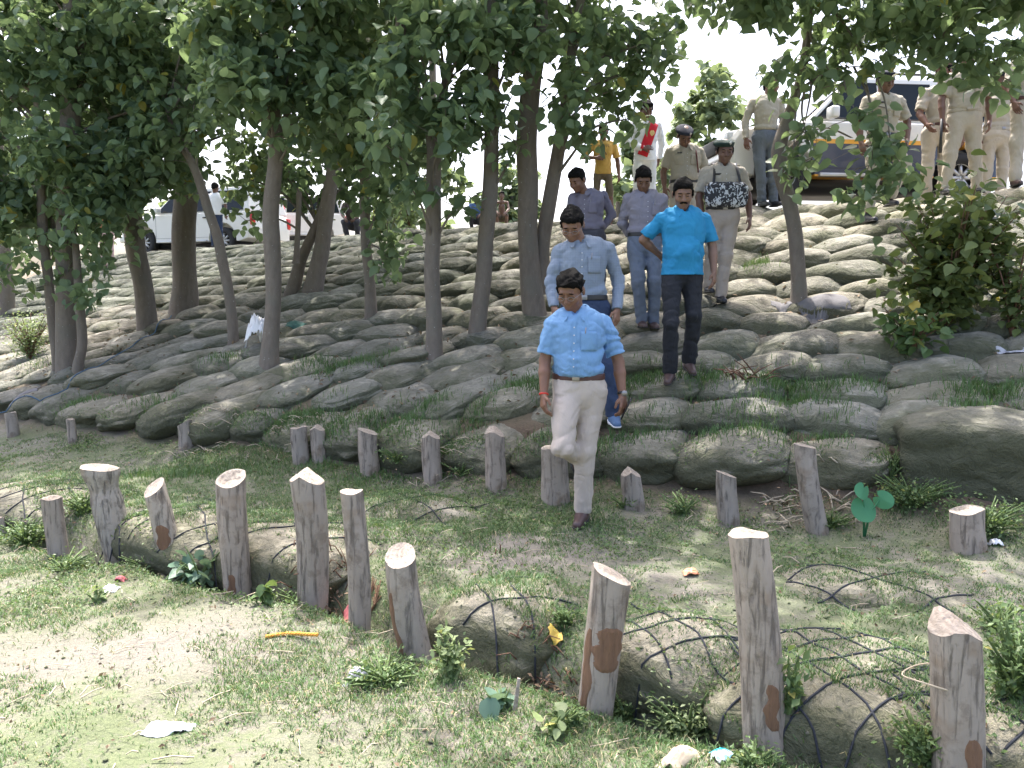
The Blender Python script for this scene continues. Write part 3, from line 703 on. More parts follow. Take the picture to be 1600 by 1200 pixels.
tree('dark twin trunks joined at the base behind the first man', [[(836, 512, 36), (829, 440, 33), (826, 370, 32), (824, 290, 32), (824, 200, 32), (832, 120, 30), (842, 50, 30), (842, -30, 28)], [(838, 460, 26), (848, 380, 24), (862, 300, 23), (876, 220, 21), (888, 140, 18), (896, 60, 13)]],
     cl(830, 1060, -60, 70, 62, 120, holes=[(1010, 5, 40, 24)]) + [(900, 110, 45, 40, 100, -.3, .3), (890, 175, 35, 35, 70, -.5, .3), (920, 200, 24, 26, 34, -.4, .2), (960, 140, 50, 45, 110, .2, .3), (1015, 110, 40, 45, 90, .2, .3), (985, 185, 26, 25, 26, .1, .2), (1040, 60, 30, 40, 60, .2, .3)],
     AB(700), up=[0, 1])
tree('thin curved tree before the police car', [[(1246, 490, 26), (1248, 440, 23), (1243, 380, 23), (1233, 320, 23), (1220, 265, 24), (1217, 225, 22), (1232, 175, 17), (1250, 120, 15), (1262, 50, 12), (1270, -40, 10)], [(1222, 250, 14), (1250, 215, 9), (1290, 200, 7), (1330, 215, 5)], [(1245, 140, 9), (1300, 110, 8), (1370, 100, 7), (1450, 80, 5)]],
     cl(1120, 1620, -50, 55, 62, 135, dy=-.5, holes=[(1100, 80, 60, 60), (1400, 60, 40, 22), (1190, 120, 45, 85)]) + [(1240, 265, 20, 24, 40, -.3, .2), (1255, 205, 24, 24, 36, -.3, .2), (1305, 125, 36, 20, 40, -.3, .3), (1255, 110, 50, 40, 90, -.3, .3), (1345, 80, 50, 32, 60, -.4, .3), (1420, 75, 40, 22, 24, -.4, .3), (1270, 245, 14, 12, 10, -.3, .2),
      (1375, 225, 32, 22, 50, -.6, .2), (1395, 265, 42, 25, 85, -.6, .2), (1360, 295, 28, 22, 45, -.6, .2), (1345, 190, 20, 24, 24, -.6, .2), (1490, 88, 40, 18, 24, -.5, .3), (1560, 80, 40, 22, 26, -.5, .3), (1585, 130, 22, 16, 12, -.5, .2), (1495, 92, 45, 28, 75, -.5, .3), (1560, 95, 45, 32, 80, -.5, .3), (1440, 60, 40, 26, 50, -.5, .3)],
     AB(420, 6.0, 7.6, 1.6, 2.2) + [(1.6, .8, 6.9, .9, .9, .4, 90), (2.6, 1.4, 7.4, .9, .9, .4, 90)], up=[0], lsize=.12, nlimb=20, hang=True)
tree('dark trunk at the left picture edge', [[(10, 498, 24), (8, 440, 22), (4, 380, 20), (0, 300, 18), (-6, 180, 14)]], cl(-90, 40, 120, 420, 75, 130), AB(500), up=[0])
SHADE_CROWN = lambda n, z0, dy0, sx=4.2: [(dx, dy0+dy, z0+.25*abs(dx)*.4+(.5 if (dx+dy) % 2 else 0), 1.3, 1.2, .5, n) for dx in np.arange(-sx, sx+.1, 1.4) for dy in (-2.2, -.8, .8, 2.2)]  # broad crowns out of view, on two trees added to shade the upper bank
tree('tree added for shade, mostly hidden behind the thickest trunk beyond the bank top', [[(291, 404, 16), (290, 300, 14), (288, 150, 12), (287, 0, 10)]], [], SHADE_CROWN(260, 9.9, -1.5, 6.4), Y=24, up=[0], lsize=.17, nlimb=10)
tree('tree added for shade, hidden behind the forked-top tree beyond the bank top', [[(678, 380, 14), (677, 250, 12), (676, 120, 11), (675, 0, 9)]], [], SHADE_CROWN(230, 8.9, 0, 4.9), Y=18, up=[0], lsize=.16, nlimb=10)
# a tree of the same grove just outside the picture on the right, whose crown shades the foot of the bank
tree('tree at the right outside the picture reaching over the posts', [[(1900, 640, 56), (1890, 400, 50), (1880, 100, 42), (1860, -200, 32)]], [],
     [(dx-.9, dy+.1, z+.2, 1.0, .9, .45, 270) for dx, dy, z in [(0, 0, 7.2), (-1.5, .3, 6.3), (-2.6, .2, 6.2), (-3.6, -.3, 6.5), (-1.2, -1, 6.0), (-2.2, -1.2, 6.1), (.8, .4, 6.2), (-3.0, .9, 6.9), (-4.4, .2, 6.9), (-.5, .8, 6.6), (-3.6, -1.3, 6.3), (-.8, -2.0, 5.9), (-1.9, -2.3, 6.0)]], Y=6.3, up=[0])
# ---------------- far trees beyond the road ----------------
def far_tree(lab, px, py, Y, wpx, hpx, n):
    b = at(px, py, Y); b.z = 2.6; root = empty('distant_tree', b); rs = np.random.default_rng(px); s = Y/FPX
    mb = MB(); hh = CAMZ + (470-(py-hpx))*s - 2.6; mb.tube([(0, 0, -.3), (.1*wpx*s*.1, 0, hh*.4), (0, 0, hh*.75)], [.22, .16, .06], 8); mb.build('trunk', M['bark'], root)
    PP = []
    for k in range(26):
        th = rs.uniform(0, 6.28); q = rs.uniform(0, 1)**.5; z = rs.uniform(.28, 1)
        rr_ = wpx*s*.5*q*math.sqrt(max(.1, 1-((z-.58)/.48)**2)); PP.append(clump((math.cos(th)*rr_, math.sin(th)*rr_, hh*z), (wpx*s*.15,)*3, n//26, rs))
    leaves('crown', np.concatenate(PP), .32*Y/30, M['leaf_far'], root, .4, rs=rs)
    tag(root, lab, 'tree', 'trees far beyond the road'); return root
far_tree('pale green distant tree right of the sash-wearing attendant', 1105, 330, 34, 150, 190, 3200)
far_tree('smaller hazy tree behind the yellow-shirted boy', 1000, 340, 40, 90, 110, 1500)
far_tree('hazy tree behind the forked-top tree', 640, 350, 42, 150, 170, 2400)
far_tree('hazy low tree seen between the bare trunk and the twin trunks', 800, 350, 38, 110, 80, 1500)
far_tree('hazy tree above the white car', 160, 380, 45, 260, 240, 2400)
far_tree('hazy tree at the far left edge', 10, 390, 44, 160, 160, 1600)
far_tree('low hazy tree behind the thin left-leaning tree', 400, 370, 55, 160, 90, 1400)
far_tree('low hazy shrub-like tree at the foot of the boy', 965, 345, 26, 80, 60, 900)
# ---------------- bushes and plants ----------------
def bush(lab, px, py, Y, wpx, hpx, n, lsize, mat, name='bush', stems=16, zb=None, dep=.5, seed=0):
    b = gp(px, py, Y); Y = b.y; b.z = b.z-.03 if zb is None else zb
    root = empty(name, b); rs = np.random.default_rng(int(px)+seed); s = Y/FPX; W, Hh = wpx*s/2, hpx*s
    mb = MB(); PP = []
    for k in range(stems):
        a = rs.uniform(0, 6.28); e = np.array([math.cos(a)*W*rs.uniform(.3, 1), math.sin(a)*W*dep*2*rs.uniform(.2, 1), Hh*rs.uniform(.45, 1)])
        S_ = spline([[0, 0, 0], list(e*np.array([.35, .35, .55])), list(e)], 8); mb.tube(S_, [max(.002, .012*(1-i/9)) for i in range(8)], 4)
        m = n//stems; tt = rs.uniform(.25, 1, m)**.8; idx = np.clip((tt*7).astype(int), 0, 7)
        PP.append(S_[idx] + rs.normal(0, 1, (m, 3))*np.array([W*.2, W*.2*dep*1.6, Hh*.13]))
    mb.build('stems', M['twig' if name == 'bush' else 'stem'], root)
    P = np.concatenate(PP); P = P[P[:, 2] > 0.0]
    leaves('foliage', P, lsize, M[mat], root, .25, 'broad' if lsize > .05 else 'small', rs=rs)
    tag(root, lab, 'plant' if name != 'bush' else 'bush'); return root
bush('large yellowing bush with vines beside the curved tree', 1480, 508, 7.3, 230, 210, 2100, .095, 'bush', dep=.42, stems=36)
bush('broad-leaved vine hanging over the bags left of the yellowing bush', 1425, 545, 7.1, 110, 75, 150, .10, 'weed', stems=10)
bush('trailing vine at the right picture edge', 1580, 520, 7.0, 110, 170, 420, .075, 'bush', stems=14)
bush('pale low shrub on the bags at the far left', 48, 560, 10.6, 80, 75, 1300, .05, 'pale_weed', stems=30)
bush('yellow-green tendrils hanging beside the slim tree', 640, 352, 12.5, 60, 46, 260, .06, 'pale_weed', stems=9)
bush('small pale creeper at the foot of the leaning post with bark streak', 706, 1062, 3.5, 80, 95, 300, .035, 'pale_weed', name='creeping_plant', stems=10)
bush('broad dock-like leaves in the ditch left of the torn-bark post', 782, 1112, 3.25, 75, 52, 16, .095, 'bluegreen', name='leafy_plant', stems=6)
bush('pale green seedling at the foot of the torn-bark post', 862, 1150, 3.0, 80, 60, 30, .06, 'pale_weed', name='leafy_plant', stems=6)
bush('bluish-leaved creeper between the scarred post and the hollow-topped post', 312, 905, 4.75, 95, 65, 46, .085, 'bluegreen', name='leafy_plant', stems=9)
bush('sprig with narrow leaves in front of the hollow-topped post', 418, 945, 4.45, 36, 52, 26, .07, 'weed', name='seedling', stems=3)
bush('tiny seedling near the rubbish at the left', 150, 936, 4.4, 44, 34, 18, .06, 'pale_weed', name='seedling', stems=4)
bush('dense small-leaved weed left of the tallest post', 1075, 1155, 2.85, 175, 105, 1500, .022, 'pale_weed', name='weed_clump', stems=50)
bush('sprig climbing the ditch side right of the tallest post', 1232, 1110, 2.95, 60, 120, 90, .045, 'weed', name='seedling', stems=6)
bush('bright rounded weed beside the torn-bark post', 975, 1125, 3.15, 70, 66, 500, .022, 'weed', name='weed_clump', stems=26)
bush('grey-green weeds spilling before the big square bag', 1425, 790, 5.0, 150, 56, 1100, .026, 'weed', name='weed_clump', stems=50)
bush('weeds growing round the stubby wide post', 1540, 832, 4.8, 150, 64, 1000, .028, 'weed', name='weed_clump', stems=50)
bush('fine weeds hanging on the gap left of the big square bag', 1392, 745, 5.2, 70, 60, 420, .022, 'weed', name='weed_clump', stems=24)
bush('clovery weeds climbing at the right picture edge', 1585, 1090, 2.9, 130, 150, 900, .030, 'weed', name='weed_clump', stems=40)
bush('weeds between the right-hand front posts', 1440, 1185, 2.75, 120, 90, 800, .022, 'weed', name='weed_clump', stems=36)
bush('dusty weeds under the leaning bark-streaked post', 600, 1065, 3.6, 150, 50, 700, .026, 'weed', name='weed_clump', stems=40)
bush('green weeds left of the first post', 40, 850, 5.5, 110, 50, 700, .03, 'weed', name='weed_clump', stems=40)
bush('green weeds behind the crooked knobbly post', 130, 800, 5.7, 90, 40, 500, .03, 'weed', name='weed_clump', stems=30)
for lab_, px_, py_, Y_, w_, h_, n_ in [('low weeds before the tall narrow leaning back post', 1300, 822, 5.05, 90, 34, 420), ('low weeds between the two posts right of the walking man', 1070, 800, 5.35, 110, 36, 480),
        ('low weeds left of the notched back post', 720, 742, 6.1, 90, 30, 380), ('low weeds at the foot of the chiselled stump', 975, 792, 5.5, 70, 30, 300), ('low weeds between the pale sandbag and its short post', 620, 718, 6.5, 80, 26, 300),
        ('weeds at the foot of the tallest post', 1180, 1196, 2.8, 100, 50, 500), ('weeds under the torn-bark post on its left', 885, 1130, 3.15, 80, 46, 420), ('weeds in front of the smooth thick post', 470, 945, 4.35, 90, 36, 400),
        ('weeds at the foot of the short split left post', 100, 890, 5.0, 110, 34, 480), ('weeds between the scarred post and the crooked post', 225, 888, 4.95, 80, 36, 400), ('weeds right of the bag with black rope diamonds', 880, 975, 3.9, 60, 40, 320), ('weeds over the far right net-covered bag', 1560, 985, 3.3, 110, 60, 600)]:
    bush(lab_, px_, py_, Y_, w_, h_, n_, .022, 'weed', name='weed_clump', stems=24)
# taro
b = gp(1350, 838, 4.75); root = empty('taro_plant', b)
for dx, dz, sc_, yw in ((-.01, .20, .15, 0), (-.02, .31, .10, .6), (.10, .25, .11, -1.0)):
    mb = MB(); mb.tube([(0, 0, -.03), (dx*.3, 0, dz*.6), (dx, .01, dz)], [.008, .006, .004], 6); mb.build('stalk', M['taro'], root)
    hv = []; N = 22; 
    for k in range(N):
        a = 2*math.pi*k/N; rr_ = (.52+.12*math.cos(a)-.30*math.exp(-((a-math.pi)/.33)**2)) ; hv.append((rr_*math.sin(a), rr_*math.cos(a)*1.15))
    V = [(0, 0, 0)]; 
    for g_ in (.5, 1):
        for hx, hy in hv: V.append((hx*g_, hy*g_, .10*g_*abs(hx)*2 - .16*(g_*hy)**2))
    F = [(0, 1+k, 1+(k+1) % N) for k in range(N)] + [(1+k, 1+N+k, 1+N+(k+1) % N, 1+(k+1) % N) for k in range(N)]
    mt = Matrix.Translation((dx, .0, dz)) @ Matrix.Rotation(yw, 4, 'Y') @ Matrix.Rotation(R(-118), 4, 'X') @ Matrix.Scale(sc_, 4)
    mk('leaf', [mt @ Vector(v) for v in V], F, M['taro'], root)
tag(root, 'heart-leaved taro plant on the grass right of the leaning back post', 'plant')
# brushwood, bark strips, branches
def twigs(lab, px, py, Y, wpx, hpx, n, mat, name='brushwood', r=.004, up=.6, seed=1, leafn=0):
    b = gp(px, py, Y); Y = b.y; root = empty(name, b); rs = random.Random(seed+px); s = Y/FPX; mb = MB()
    for k in range(n):
        x, y = rs.uniform(-.5, .5)*wpx*s, rs.uniform(-.5, .5)*wpx*s*.6; L = rs.uniform(.3, 1)*hpx*s; a = rs.uniform(0, 6.28)
        e = Vector((math.cos(a)*(1-up), math.sin(a)*(1-up), up*rs.uniform(.1, 1)))*L; z0 = drop(b.x+x, b.y+y, 3)-b.z
        mb.tube([(x, y, z0), Vector((x, y, z0+.01))+e*.5+Vector((rs.uniform(-.02, .02), 0, .01)), Vector((x, y, z0))+e], [r, r*.8, r*.4], 5)
    mb.build('twigs', M[mat], root)
    if leafn:
        rg = np.random.default_rng(seed); P = rg.normal(0, 1, (leafn, 3))*np.array([wpx*s*.28, wpx*s*.15, hpx*s*.2]) + np.array([0, 0, hpx*s*.25]); leaves('dry_leaves', P, .03, M['litter'], root, .3, 'small')
    tag(root, lab, 'brushwood'); return root
twigs('heap of red-brown dead twigs at the foot of the smooth post', 505, 958, 4.2, 120, 85, 46, 'twig', leafn=260)
twigs('dry bark strips heaped behind the tall leaning back post', 1270, 800, 5.3, 150, 70, 60, 'straw', up=.35, name='straw_heap', r=.006, leafn=120)
twigs('bundle of long dead sticks lying up the bags right of the teal-shirted man', 1170, 590, 7.0, 60, 90, 18, 'twig', up=.5, r=.007)
twigs('dry straw round the stump pair', 440, 705, 6.9, 120, 40, 40, 'straw', up=.25, name='straw_heap')
twigs('straw at the foot of the point-topped post', 705, 735, 6.2, 110, 40, 40, 'straw', up=.25, name='straw_heap', leafn=60)
twigs('splintered straw beside the tiny left stumps', 320, 690, 7.5, 90, 45, 36, 'straw', up=.3, name='straw_heap')
twigs('dry sticks in the ditch left of the torn-bark post', 850, 1080, 3.4, 110, 60, 34, 'twig', up=.35, leafn=90)
twigs('two thin dark sticks standing on the bare patch', 775, 866, 4.75, 26, 40, 2, 'twig', up=.95, r=.005)
mb = MB(); a_ = gp(556, 962, 4.05)
for k in range(26):
    an = random.uniform(-.5, 1.9); mb.tube([a_+Vector((.06*math.cos(an), .05*math.sin(an)-.03, -.02)), a_+Vector((.10*math.cos(an)+.02, .06*math.sin(an)-.03, .08)), a_+Vector((.11*math.cos(an)+random.uniform(.0, .06), .07*math.sin(an)-.02, random.uniform(.10, .22)))], [.006, .006, .003], 5)
tag(mb.build('bark_strips', M['peel']), 'reddish bark strips standing round the slender post', 'bark')
# splinter, wood pieces
def scrap(name, lab, cat, px, py, Y, V, F, mat, z=None, rot=0, bev=0):
    b = at(px, py, Y); zz = drop(b.x, b.y, 4) if z is None else z
    mb = MB(); mb.add([Matrix.Rotation(rot, 4, 'Z') @ Vector(v) for v in V], F); o = mb.build(name, mat, loc=(b.x, b.y, zz)); return tag(o, lab, cat)
def crumple(name, lab, cat, px, py, Y, dims, mat, seed=0, rz=0, sharp=.5, lift=.0):
    n = 22; rs = np.random.default_rng(seed); X, Y_ = np.meshgrid(np.linspace(-.5, .5, n), np.linspace(-.5, .5, n)); b = gp(px, py, Y)
    P = np.stack([X.ravel(), Y_.ravel(), np.zeros(n*n)], -1); rad = np.sqrt(P[:, 0]**2+P[:, 1]**2)
    out = 1 - .30*vnoise(np.stack([np.arctan2(P[:, 1], P[:, 0])*1.2, rad*0, rad*0+seed], -1), seed); P[:, :2] *= out[:, None]
    dome = np.sqrt(np.clip(1-(np.abs(P[:, 0])*2)**2.4, 0, 1)*np.clip(1-(np.abs(P[:, 1])*2)**2.4, 0, 1))
    h = dome*(.65 + sharp*(1-np.abs(fbm(P*5+seed, seed, 3)))*.6) + .18*np.abs(fbm(P*9+seed, seed+3, 2))
    P[:, 2] = h; P *= np.array(dims); c, s_ = math.cos(rz), math.sin(rz)
    Q = np.stack([P[:, 0]*c-P[:, 1]*s_, P[:, 0]*s_+P[:, 1]*c, P[:, 2]], -1)
    zg = np.array([drop(b.x+q[0], b.y+q[1], 5) for q in Q]); z0 = drop(b.x, b.y, 5); Q[:, 2] += np.clip(zg-z0, -.8*dims[0], .8*dims[0]) + .002 + lift
    i = np.arange((n-1)*(n-1)); r = i//(n-1)*n + i % (n-1)
    o = mk(name, Q, np.stack([r, r+1, r+n+1, r+n], -1), mat, loc=(b.x, b.y, z0)); m = o.modifiers.new('s', 'SOLIDIFY'); m.thickness = .002; return tag(o, lab, cat)
M['plastic_white'] = simple('white_plastic', (.75, .76, .78), .4, .08, 10); M['plastic_grey'] = simple('grey_plastic', (.36, .37, .41), .35, .3, 10)
M['cloth_grey'] = simple('grey_sackcloth', (.14, .135, .14), .9, .2, 14, .3); M['red_cloth'] = simple('faded_red_cloth', (.55, .16, .17), .85, .25, 30); M['litter_orange'] = simple('orange_packet', (.75, .30, .16), .5, .4, 60)
M['blueplastic'] = simple('blue_plastic', (.10, .35, .55), .4, .5, 30)
crumple('plastic_sheet', 'crumpled white plastic lying on the sunlit grass at the lower left', 'plastic', 262, 1142, 3.05, (.17, .085, .03), M['plastic_white'], 3)
crumple('white_sack', 'bulging white sack leaning left of the straight pale tree', 'sack', 404, 538, 9.1, (.30, .24, .36), M['plastic_white'], 5, lift=-.02)
crumple('sack_cloth', 'grey crumpled cloth spread over bags right of the curved tree', 'cloth', 1287, 468, 8.6, (.34, .26, .008), M['cloth_grey'], 8)
crumple('sack_cloth', 'small grey cloth scrap left of the curved tree', 'cloth', 1222, 478, 8.4, (.20, .16, .010), M['cloth_grey'], 9)
crumple('faded_cloth', 'torn pinkish-red cloth at the foot of the slender post', 'cloth', 553, 958, 3.98, (.14, .09, .04), M['red_cloth'], 2)
crumple('plastic_wad', 'dark glossy plastic wad beside the leaning bark-streaked post', 'plastic', 560, 1064, 3.5, (.10, .08, .06), M['plastic_grey'], 4)
crumple('plastic_sheet', 'bluish plastic strip on the bags at the right edge', 'plastic', 1585, 552, 6.6, (.20, .07, .02), M['plastic_grey'], 6)
crumple('plastic_sheet', 'pale plastic film spread over a low bag at the left', 'plastic', 45, 612, 9.4, (.30, .2, .02), M['cloth_grey'], 7)
crumple('snack_packet', 'orange and white snack packet on the grass before the tallest post', 'packet', 1078, 898, 4.0, (.09, .07, .035), M['litter_orange'], 11)
crumple('paper_scrap', 'white paper scrap beside the left seedling', 'paper', 172, 922, 4.45, (.08, .06, .03), M['plastic_white'], 12)
crumple('red_packet', 'dull red packet among the moss left of the scarred post', 'packet', 188, 908, 4.6, (.06, .04, .03), M['red_cloth'], 13)
crumple('paper_scrap', 'white paper wad under the stubby wide post', 'paper', 1556, 852, 4.6, (.07, .06, .04), M['plastic_white'], 14)
crumple('plastic_sheet', 'brownish-white torn plastic at the bottom edge beside the blue packet', 'plastic', 1062, 1188, 2.66, (.16, .09, .04), M['straw'], 15, rz=.8)
crumple('green_rag', 'green rag and rubbish right of the straight pale tree', 'cloth', 462, 508, 9.6, (.22, .16, .04), simple('green_rag', (.03, .09, .07), .8, .7, 16), 16)
t = NT('milk_packet'); v = t.coord('Object'); n_ = t.noise(v, 32, 2); sx = t.n('ShaderNodeSeparateXYZ'); t.l(v, sx.inputs[0])
t.color(t.mix(t.ramp(sx.outputs['Y'], [(.0, 0), (.004, 1)]), t.mix(t.ramp(n_, [(.5, 0), (.54, 1)]), (.75, .8, .82), (.25, .5, .7)), (.02, .42, .66))); t.rough(.3)
crumple('milk_packet', 'blue and white plastic packet at the bottom left of the tallest post', 'packet', 1128, 1184, 2.62, (.085, .085, .03), t.m, 17, rz=.4)
mb = MB(); mb.box((0, 0, .07), (.022, .01, .17), Matrix.Rotation(.15, 3, 'Y')); b = gp(808, 1112, 3.2); mb.v = [(x*(1-.5*abs(z)/.2), y, z) for x, y, z in mb.v]
tag(mb.build('wood_splinter', M['cut'], loc=(b.x, b.y, drop(b.x, b.y, 2)-.01), bevel=.002), 'reddish wood splinter standing in the ditch by the dock leaves', 'wood')
crumple('fallen_leaf', 'large yellow fallen leaf beside the torn-bark post', 'leaf', 868, 1004, 3.75, (.07, .045, .006), simple('yellow_leaf', (.55, .38, .07), .6), 18, lift=.03)
mb = MB(); a_ = gp(415, 998, 3.9)+Vector((0, 0, .01))
for ph in (0, 2.1, 4.2): mb.tube([a_+Vector((.27*k/40, .02*math.sin(k/9)+.006*math.sin(k*.9+ph), .006*math.cos(k*.9+ph)+.02*k/40)) for k in range(41)], .005, 5)
tag(mb.build('orange_rope', M['rope_orange']), 'short twisted orange rope on the sunlit ground', 'rope')
mb = MB(); pts = [(300, 460), (285, 478), (262, 500), (235, 525), (205, 542), (170, 562), (130, 590), (85, 622), (40, 636), (0, 645)]
P = []
for x, y in pts:
    h = hit(x, y); h = hit(x, y, .12); P.append(h)
S_ = spline([list(p) for p in P], 60); S_[:, 2] = [max(z, drop(x, y, 6)+.012) for x, y, z in S_]
mb.tube(S_, .007, 6); tag(mb.build('blue_rope', M['rope_blue']), 'long blue rope running down the bags from the thickest trunk', 'rope')
# ---------------- grass, litter ----------------
def blades(name, X, Y, Z, L, wdt, mat, lab, lean=.6, lc=None):
    n = len(X); a = rng.uniform(0, 6.28, n); b_ = rng.uniform(0, 6.28, n); ln = np.abs(rng.normal(lean, .25, n)); L = L*rng.uniform(.5, 1.3, n)
    dx, dy = np.cos(a)*ln, np.sin(a)*ln; wx, wy = np.cos(b_)*wdt/2, np.sin(b_)*wdt/2
    B = np.stack([X, Y, Z], -1); w_ = np.stack([wx, wy, 0*wx], -1)
    m_ = B + np.stack([dx*L*.35, dy*L*.35, L*.6], -1); tp = B + np.stack([dx*L, dy*L, L*(1-.35*ln)], -1)
    V = np.stack([B-w_, B+w_, m_-w_*.8, m_+w_*.8, tp], 1).reshape(-1, 3); off = (np.arange(n)*5)[:, None, None]
    F = (np.array([(0, 1, 3), (0, 3, 2), (2, 3, 4)])[None] + off).reshape(-1, 3)
    c = rng.uniform(0, .95, n) if lc is None else lc
    o = mk(name, V, F, M[mat], attr={'lc': np.repeat(c, 5)}, smooth=False); return tag(o, lab, kind='stuff')
def scat(n, x0, x1, y0, y1): return rng.uniform(x0, x1, n), rng.uniform(y0, y1, n)
def surfz(X, Y, top=4.5): return np.array([drop(float(x), float(y), top) for x, y in zip(X, Y)])
N = 620000; X, Y = scat(N, -6.5, 4.6, 2.2, 8.6); u_, v_ = uv_of(X, Y); s_ = Y-np.interp(X, PX, PY)
nz = fbm(np.stack([X*1.1, Y*1.1, 0*X], -1), 21, 4); nz2 = fbm(np.stack([X*4, Y*4, 0*X], -1), 31, 3)
bareM = 1.0*np.exp(-((X+2.0)/1.9)**2 - ((Y-3.75)/.36)**2) + 1.1*np.exp(-((X-.05)/.5)**2 - ((Y-4.75)/.4)**2)
nz3 = fbm(np.stack([X*14, Y*14, 0*X], -1), 61, 2); den = np.clip(.60 + 1.0*nz + .7*nz2 + .9*nz3 - bareM + .35*sm(-.2, .6, X), .07, 1)*np.where(v_ > .02, 0, 1)*np.where(np.abs(X/Y) < .72, 1, 0)
den *= np.clip(1.3 - (Y-2.5)*.10, .4, 1)
k = rng.uniform(0, 1, N) < den; X, Y, nz = X[k], Y[k], nz[k]; s_ = s_[k]
Z = surfz(X, Y, 1.5); ok = Z < H(X, Y)+.22; X, Y, Z, nz, s_ = X[ok], Y[ok], Z[ok], nz[ok], s_[ok]
lc = np.clip(rng.uniform(0, .9, len(X)) + np.where(s_ < 0, .12, 0), 0, .94); dry = rng.uniform(0, 1, len(X)) < np.where(s_ < 0, .13, .05); lc[dry] = 1.0
blades('grass', X, Y, Z-.003, .022+.020*np.clip(nz+.3, 0, 1), .0042, 'grass', 'short patchy green grass over the terrace and foreground', .95, lc)
# creeping small-leaved cover
N = 110000; X, Y = scat(N, -6.5, 4.6, 2.2, 8.4); u_, v_ = uv_of(X, Y)
nz = fbm(np.stack([X*1.6, Y*1.6, 0*X], -1), 51, 4); s_ = Y-np.interp(X, PX, PY); den = np.clip(nz*1.6+.75*np.exp(-((s_+.12)/.22)**2), 0, 1)*np.where(v_ > .01, 0, 1)*np.where(np.abs(X/Y) < .72, 1, 0)*(np.exp(-((X+2.0)/1.9)**2 - ((Y-3.75)/.36)**2) < .5)
k = rng.uniform(0, 1, N) < den; X, Y = X[k], Y[k]; Z = surfz(X, Y, 1.5)
o = leaves('ground_creeper', np.stack([X, Y, Z+rng.uniform(.004, .03, len(X))], -1), .024, M['weed'], None, -.1, 'small', lc=rng.uniform(.2, .95, len(X))); tag(o, 'small-leaved creeping weeds over the terrace', kind='stuff')
# dense tufts on and between the bags (picture positions)
TX = []; TY = []; TZ = []; 
for px, py, wpx, n in [(545, 560, 100, 1500), (480, 640, 90, 1500), (450, 640, 60, 700), (600, 635, 120, 1500), (660, 628, 60, 500), (500, 560, 50, 500), (815, 582, 60, 600), (1005, 575, 60, 1300), (1100, 580, 60, 900), (1215, 585, 80, 1500), (1260, 600, 90, 900), (1180, 662, 90, 700), (1120, 655, 70, 500),
                          (1545, 600, 90, 1700), (1500, 630, 60, 400), (1330, 590, 90, 600), (1180, 415, 30, 500), (745, 628, 50, 700), (1000, 655, 90, 600), (350, 555, 50, 500), (130, 620, 70, 600), (60, 560, 40, 300), (830, 590, 40, 400), (590, 705, 90, 900), (290, 715, 160, 1400), (860, 700, 90, 500), (940, 690, 70, 600), (1290, 655, 80, 500), (690, 690, 40, 300), (520, 690, 60, 600), (240, 630, 60, 500)]:
    h = hit(px, py, .16); s_ = h.y/FPX; m = n//2
    x = h.x + rng.normal(0, wpx*s_*.38, m); y = h.y + rng.normal(0, .11, m)-.05; TX.append(x); TY.append(y)
X = np.concatenate(TX); Y = np.concatenate(TY); Z = surfz(X, Y)
blades('grass_tufts', X, Y, Z-.01, .085, .006, 'grass', 'bright grass tufts growing in the gaps between sandbags', .5)
# dry litter between the bags and on the ground
N = 26000; X, Y = scat(N, -12, 8, 2.3, 20); u_, v_ = uv_of(X, Y); k = (np.abs(X/Y) < .75) & (v_ < 1.0); X, Y, v_ = X[k], Y[k], v_[k]
Z = surfz(X, Y, 5); low = Z - H(X, Y); k = (v_ < 0) & (rng.uniform(0, 1, len(X)) < .55) | (v_ > 0) & ((low < .10) | (rng.uniform(0, 1, len(X)) < .03)); X, Y, Z, v_ = X[k], Y[k], Z[k], v_[k]
o = leaves('dry_leaf_litter', np.stack([X, Y, Z+.012], -1), np.where(v_ > 0, .05, .028), M['litter'], None, 0.0, 'small', lc=rng.uniform(0, 1, len(X))**1.3); tag(o, 'scattered dry leaves and chips on the ground and in the gaps between bags', kind='stuff')
# clods and pebbles
rs_ = np.random.default_rng(5); ico = np.array([(0, 0, 1), (.89, 0, .45), (.28, .85, .45), (-.72, .53, .45), (-.72, -.53, .45), (.28, -.85, .45), (0, 0, -.3)]); icf = np.array([(0, 1, 2), (0, 2, 3), (0, 3, 4), (0, 4, 5), (0, 5, 1), (1, 6, 2), (2, 6, 3), (3, 6, 4), (4, 6, 5), (5, 6, 1)])
n_ = 2600; X, Y = scat(n_, -3.6, 2.6, 2.2, 6.4); Z = surfz(X, Y, 1.5); sz_ = .0035+.010*rs_.uniform(0, 1, n_)**3
V = np.stack([X, Y, Z], -1)[:, None, :] + ico[None]*sz_[:, None, None]*rs_.uniform(.6, 1.3, (n_, 7, 1)); o = mk('soil_clods', V.reshape(-1, 3), (icf[None]+(np.arange(n_)*7)[:, None, None]).reshape(-1, 3), M['soil']); tag(o, 'small clods and pebbles lying on the bare soil', kind='stuff')
mb = MB()
for i in range(260):
    x = random.uniform(-3.4, 2.2) if i % 3 else random.uniform(-3, 0); y = random.uniform(2.4, 5.8)
    if uv_of(np.array([x]), np.array([y]))[1][0] > 0: continue
    z = Hs(x, y)+.012; a = random.uniform(0, 3.14) if i % 4 else random.uniform(-.3, .3); L = random.uniform(.04, .16)
    mb.tube([(x, y, z), (x+math.cos(a)*L*.5, y+math.sin(a)*L*.5, z+random.uniform(0, .02)), (x+math.cos(a)*L, y+math.sin(a)*L, z+random.uniform(-.005, .015))], random.uniform(.0012, .0032), 4, cap=False)
tag(mb.build('straw_litter', M['straw']), 'dry straw stalks scattered over the ground', kind='stuff')
